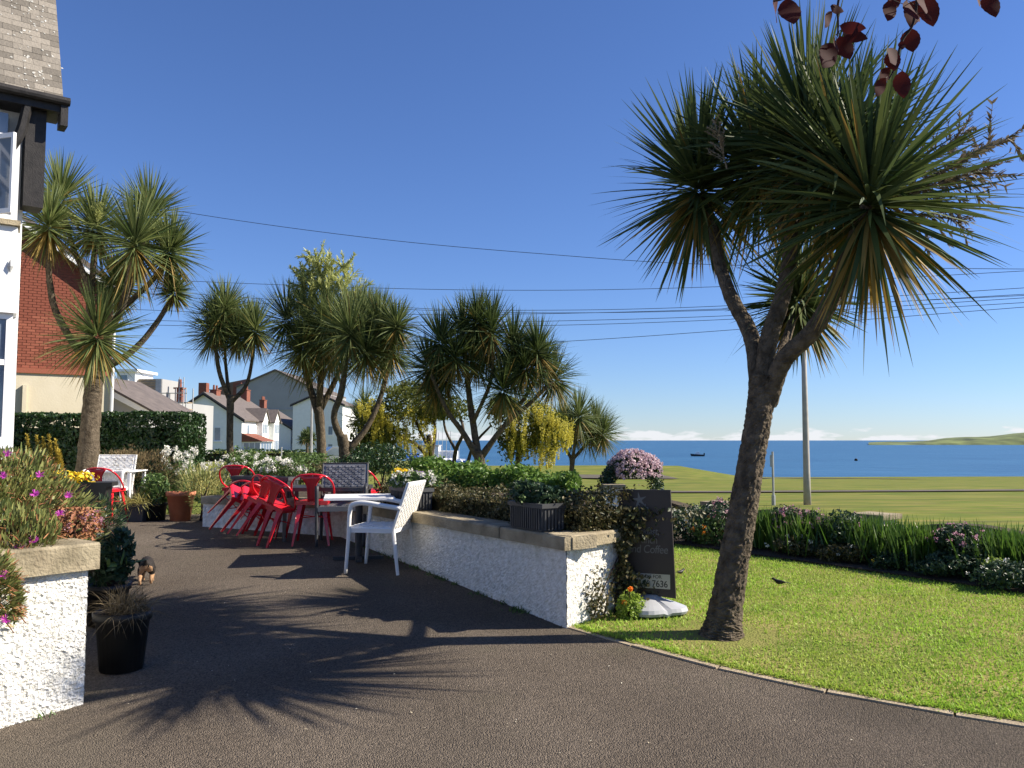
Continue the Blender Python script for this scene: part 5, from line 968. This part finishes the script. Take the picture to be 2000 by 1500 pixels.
# far white houses: local +x faces the sea (towards the sun), -y is the gable towards the camera
def far_house(label, px, Y, eave_py, base_py, hw, rise, depth, wins, porch=False, bay=True, roofm='slatef'):
    c = P(px, base_py, Y); gz2 = c.z; t = thing('white_house', label, 'house', (c.x, c.y, gz2-.2)); ez2 = P(px, eave_py, Y).z-gz2+.2
    mk('gable_wall', *prism([(-2*hw, 0), (0, 0), (0, ez2), (-hw, ez2+rise), (-2*hw, ez2)], 'y', 0, depth), M['white'], t)
    k = rise/hw
    for sgn, nm in ((1, 'roof'), (-1, 'roof')):
        xs = (-hw, .45) if sgn > 0 else (-hw, -2*hw-.45); zf = lambda x: ez2+rise-abs(x+hw)*k
        mk(nm, *prism([(xs[0], zf(xs[0])+.02), (xs[1], zf(xs[1])+.02), (xs[1], zf(xs[1])+.22), (xs[0], zf(xs[0])+.22)], 'y', -.35, depth+.35), M[roofm], t)
        mk('bargeboard', *prism([(xs[0], zf(xs[0])-.22), (xs[1], zf(xs[1])-.22), (xs[1], zf(xs[1])+.018), (xs[0], zf(xs[0])+.018)], 'y', -.4, -.36), M['blackw'], t)
    for (x0, x1, z0, z1) in wins: wn = frame_win(t, x0, x1, z0, z1, 0, .07, 1); mk('sill', *box(x0-.12, x1+.12, -.16, -.052, z0-.1, z0), M['upvc'], wn)
    # sea-facing facade
    if bay:
        for yb in (depth*.45, depth*.78):
            mk('bay_front', *box(.003, .75, yb-1.3, yb+1.3, 0, ez2-.1), M['white'], t)
            mk('gablet', *prism([(yb-1.5, ez2-.1), (yb+1.5, ez2-.1), (yb, ez2+1.5)], 'x', .0, .8), M['white'], t); 
            for sg2 in (-1, 1): mk('gablet_roof', *prism([(yb, ez2+1.52), (yb, ez2+1.7), (yb+sg2*1.75, ez2-.18), (yb+sg2*1.75, ez2-.36)], 'x', -2.0, 1.0), M[roofm], t)
            for z0, z1 in ((.9, 2.4), (3.3, 4.7)):
                for i in range(3):
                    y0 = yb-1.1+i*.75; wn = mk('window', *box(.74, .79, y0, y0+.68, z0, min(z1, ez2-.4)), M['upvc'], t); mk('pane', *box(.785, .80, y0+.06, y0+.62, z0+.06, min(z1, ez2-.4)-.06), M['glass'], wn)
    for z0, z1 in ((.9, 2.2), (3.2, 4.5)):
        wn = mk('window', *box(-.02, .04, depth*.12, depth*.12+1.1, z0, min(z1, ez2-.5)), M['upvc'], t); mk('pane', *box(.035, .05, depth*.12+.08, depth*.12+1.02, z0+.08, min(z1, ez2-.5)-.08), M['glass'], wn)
    if porch:
        pr = mk('porch', *box(.003, 2.4, .3, depth*.32, 0, 2.2), M['upvc'], t); mk('porch_roof', [(.0, .0, 3.3), (0, depth*.34, 3.3), (2.8, 0, 2.25), (2.8, depth*.34, 2.25), (0, 0, 2.2), (0, depth*.34, 2.2)], [(0, 2, 3, 1), (0, 4, 2), (1, 3, 5), (4, 5, 3, 2)], M['tile'], pr)
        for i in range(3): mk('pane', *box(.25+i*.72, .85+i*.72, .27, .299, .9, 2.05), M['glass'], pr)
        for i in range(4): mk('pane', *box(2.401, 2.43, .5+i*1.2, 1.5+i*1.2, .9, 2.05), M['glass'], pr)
    return t
def chim(t, x, y, z, h, pots=3):
    ch = mk('chimney', *box(x-.45, x+.45, y-.8, y+.8, z, z+h), M['tile'], t); mk('chimney_cap', *box(x-.52, x+.52, y-.87, y+.87, z+h+.002, z+h+.12), M['tile'], ch)
    for i in range(pots): yy = y-.55+1.1*i/max(1, pots-1); mk('chimney_pot', *tube([(x, yy, z+h+.12), (x, yy, z+h+.75)], [.17, .13], 8), M['tile'], ch)
h1 = far_house('white gabled house with red tiled porch seen beyond the hedge', 471, 108, 818, 893, 5., 3.3, 17, [(-4.9, -4.0, 2.3, 4.1), (-3.6, -2.7, 2.3, 4.1), (-4.6, -2.4, -.1, .75)], True)
chim(h1, -5, 4, 7.6, 1.5, 2); chim(h1, -4.6, 15.5, 7.4, 2.4, 3); mk('alarm_box', *box(-1.9, -1.4, -.08, -.003, 4.9, 5.4), M['gmetal'], h1)
h2 = far_house('second white house with grey roof farther along the street', 567, 153, 836, 890, 5.5, 3.4, 11, [], False, False); chim(h2, -5.5, 1, 8, 2.4, 4); chim(h2, -9.5, 1, 7.4, 2, 3)
pr = mk('porch', *box(.003, 2., 1, 6, 0, 2.4), M['upvc'], h2); mk('porch_roof', [(0, .7, 3.4), (0, 6.3, 3.4), (2.4, .7, 2.42), (2.4, 6.3, 2.42), (0, .7, 2.41), (0, 6.3, 2.41)], [(0, 2, 3, 1), (0, 4, 2), (1, 3, 5), (4, 5, 3, 2)], M['slatef'], pr)
h3 = far_house('tall bright white house glimpsed between the two cordyline trunks', 668, 150, 790, 893, 4.5, 2., 14, [(-6.5, -5.6, 1, 2.6), (-4.6, -3.7, 1, 2.6), (-2.6, -1.7, 1, 2.6), (-6.5, -5.6, 4.2, 5.8), (-4.6, -3.7, 4.2, 5.8), (-2.6, -1.7, 4.2, 5.8)], False, False)
c = P(538, 845, 190); gb = thing('grey_building', 'large grey gabled building rising behind the white houses', 'building', (c.x, c.y, -3.2))
def l4(px, py): p = P(px, py, 190); return p.x-c.x, p.z+3.2
ap = l4(538, 724); lf = l4(462, 757); rt = l4(625, 766)
mk('gable_wall', *prism([(lf[0], 0), (rt[0], 0), rt, ap, lf], 'y', 0, 30), M['greyr'], gb); mk('string_course', *box(lf[0]+.05, rt[0]-.05, -.15, -.003, l4(0, 801)[1], l4(0, 799)[1]), M['greyr'], gb)
for (p0, p1) in ((lf, ap), (rt, ap)): mk('roof_edge', *prism([p0, p1, (p1[0], p1[1]+.35), (p0[0], p0[1]+.35)], 'y', -.5, 30), M['slatef'], gb)
bl_ = l4(372, 778); b2 = l4(440, 745); mk('side_roof', *prism([(bl_[0]-4, bl_[1]-2.5), bl_, b2, (l4(475, 738)[0], l4(475, 738)[1]), (lf[0]+6, 0), (bl_[0], 0)], 'y', 3, 25), M['brownr'], gb)
for px in (392, 460):
    x, z = l4(px, 758); mk('chimney', *box(x-.9, x+.9, 1, 2.9, z-3, z+1.3), M['tile'], gb); 
# street hedges, marina, cars, boats
hq = [gy(515, 906), gy(640, 902)]
hedge('street_hedge', 'long low street hedge in front of the second white house', (-30, 66), (-15.5, 68), 1.2, ter(-20, 66)-.2, ter(-20, 66)+.95, 'hedge', 3500, .2)
hedge('street_hedge', 'rounded green hedge on the bank behind the white flowers', (-13.5, 40), (-9.6, 41), 1.2, ter(-11, 40)-.2, ter(-11, 40)+.8, 'green', 2500, .14)
mb = P(832, 885, 205); ms_ = thing('harbour_building', 'white flat roofed harbour building seen under the laburnum', 'building', (mb.x, mb.y, ter(mb.x, mb.y)))
mk('wall', *box(-3.6, 3.0, 0, 8, -.5, 4.6), M['white'], ms_); mk('tower', *box(-.8, 1.2, 1, 6, 4.602, 7.6), M['white'], ms_); mk('annex', *box(3.003, 7.5, .5, 7, -.5, 3.4), M['white'], ms_); mk('roof_edge', *box(-3.8, 3.2, -.2, 8.2, 4.604, 4.9), M['gmetal'], ms_)
for i in range(5): wn = frame_win(ms_, -3.2+i*1.25, -2.3+i*1.25, 1, 2.6, 0, .1)
for i in range(7):
    b = P(848+i*8.5, 895, 196+i*1.5); zt2 = ter(b.x, b.y); t = thing('sailing_boat', f'{["first", "second", "third", "fourth", "fifth", "sixth", "seventh"][i]} laid up sailing boat from the left in the boat yard', 'boat', (b.x, b.y, zt2), .3*i, 'boats in the yard')
    k = 8; V = []
    for j in range(k+1):
        f = j/k; hw = .85*math.sin(math.pi*(.12+.88*f)*.98)**.6 if j < k else .02; V += [(-hw, -2.8+5.6*f, 1.5), (-hw*.7, -2.8+5.6*f, .9), (0, -2.8+5.4*f, .5), (hw*.7, -2.8+5.6*f, .9), (hw, -2.8+5.6*f, 1.5)]
    F = [(j*5+q, j*5+q+1, j*5+q+6, j*5+q+5) for j in range(k) for q in range(4)]+[(j*5, j*5+5, j*5+9, j*5+4) for j in range(k)]+[(0, 4, 3, 2, 1)]
    mk('hull', V, F, M['carb'] if i % 2 else M['carw'], t); mk('mast', *tube([(0, .3, 1.4), (0, .3, 6.5+(i*37 % 5)*.7)], .07, 6), M['gmetal'], t); mk('cabin', *box(-.45, .45, -1.2, .8, 1.502, 1.95), M['carw'], t)
    for yy in (-1.5, 1.2): mk('cradle', *box(-.6, .6, yy-.1, yy+.1, 0, .95), M['timber'], t)
def car(name, label, cat, c, rz, body, L=4.1, Wd=1.7, H=1.45, van=False):
    t = thing(name, label, cat, c, rz); 
    pr = [(-L/2, .35), (L/2, .35), (L/2, .75), (L/2-.15, .95), (L*.22, 1.0), (L*.08, H), (-L*.33, H), (-L*.46, 1.0), (-L/2, .9)] if not van else [(-L/2, .35), (L/2, .35), (L/2, .85), (L/2-.2, 1.1), (L*.36, 1.2), (L*.22, H), (-L/2+.05, H), (-L/2, H-.2)]
    mk('body', *prism([(x, z) for x, z in pr], 'y', -Wd/2, Wd/2), M[body], t)
    wp = [(L*.2, 1.03), (L*.075, H-.08), (-L*.3, H-.08), (-L*.42, 1.03)] if not van else [(L*.335, 1.25), (L*.215, H-.12), (.0, H-.12), (.0, 1.25)]
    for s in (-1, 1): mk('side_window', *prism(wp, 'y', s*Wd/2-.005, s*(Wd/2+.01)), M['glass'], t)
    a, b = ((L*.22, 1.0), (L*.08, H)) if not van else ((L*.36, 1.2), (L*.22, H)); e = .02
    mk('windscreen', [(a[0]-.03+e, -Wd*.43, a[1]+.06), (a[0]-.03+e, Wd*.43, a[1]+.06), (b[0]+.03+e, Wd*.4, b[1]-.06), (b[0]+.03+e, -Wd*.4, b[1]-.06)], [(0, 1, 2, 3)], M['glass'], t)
    for sx in (-.31, .31):
        for s in (-1, 1):
            wh = mk('wheel', *tube([(sx*L, s*(Wd/2-.17), .32), (sx*L, s*(Wd/2+.02), .32)], .32, 16), M['rubber'], t); mk('rim', *tube([(sx*L, s*(Wd/2+.021), .32), (sx*L, s*(Wd/2+.03), .32)], .19, 12), M['gmetal'], wh)
    for s in (-1, 1): mk('headlight', *box(L/2-.04, L/2+.012, s*Wd*.36-.16, s*Wd*.36+.16, .68, .82), M['upvc'], t)
    return t
p = P(817, 900, 150); car('parked_van', 'white van facing the camera under the laburnum', 'van', (p.x, p.y, ter(p.x, p.y)), -R(90)+.15, 'carw', 4.8, 1.9, 2.1, True)
p = P(806, 910, 120); car('parked_car', 'blue car parked in front of the white van', 'car', (p.x, p.y, ter(p.x, p.y)), -R(90)+.1, 'carb')
p = P(657, 920, 42); car('parked_car', 'silver car partly hidden behind the shaded cordyline trunk', 'car', (p.x, p.y, ter(p.x, p.y)), R(200), 'cars')
def boat(label, c, rz, s):
    t = thing('motor_boat', label, 'boat', c, rz); k = 8; V = []
    for j in range(k+1):
        f = j/k; hw = .95*(1-max(0, (f-.5)/.5)**2.2)+.03; V += [(-2.3+5*f, -hw, .55+.3*f**2), (-2.3+4.7*f, -hw*.7, 0), (-2.3+4.6*f, 0, -.25), (-2.3+4.7*f, hw*.7, 0), (-2.3+5*f, hw, .55+.3*f**2)]
    F = [(j*5+q, j*5+q+1, j*5+q+6, j*5+q+5) for j in range(k) for q in range(4)]+[(j*5, j*5+5, j*5+9, j*5+4) for j in range(k)]+[(0, 4, 3, 2, 1)]
    mk('hull', np.array(V)*s, F, M['anthra'], t); V, F = cat_([prism([(-.6, .6), (1.1, .68), (.5, 1.5), (-.6, 1.5)], 'y', -.6, .6)]); mk('cabin', np.array(V)*s, F, M['carw'], t); V, F = box(-2.45, -2.05, -.2, .2, .2, 1.1); mk('outboard_motor', np.array(V)*s, F, M['rubber'], t); return t
p = P(1363, 891, 1.); k = -6/p.z; boat('small dark motor boat with white cabin out on the bay', (p.x*k, p.y*k, -5.95), 3.0, 1.05)
for (x, y, lab) in ((1447, 897, 'dark mooring buoy just left of the trunk'), (1672, 900, 'dark mooring buoy in open water right of the lamp post')):
    p = P(x, y, 1.); k = -6/p.z; t = thing('mooring_buoy', lab, 'buoy', (p.x*k, p.y*k, -6), 0, 'mooring buoys'); V = [(math.cos(a)*r, math.sin(a)*r, z) for r, z in ((.15, -.2), (.42, 0), (.5, .25), (.36, .55), (.08, .7)) for a in np.linspace(0, 2*math.pi, 12, endpoint=False)]
    mk('float', V, [(j*12+i, j*12+(i+1) % 12, (j+1)*12+(i+1) % 12, (j+1)*12+i) for j in range(4) for i in range(12)]+[tuple(range(48, 60))], M['rubber'], t, smooth=True); mk('ring', *tube([(0, 0, .65), (0, 0, .95)], .05, 6), M['gmetal'], t)
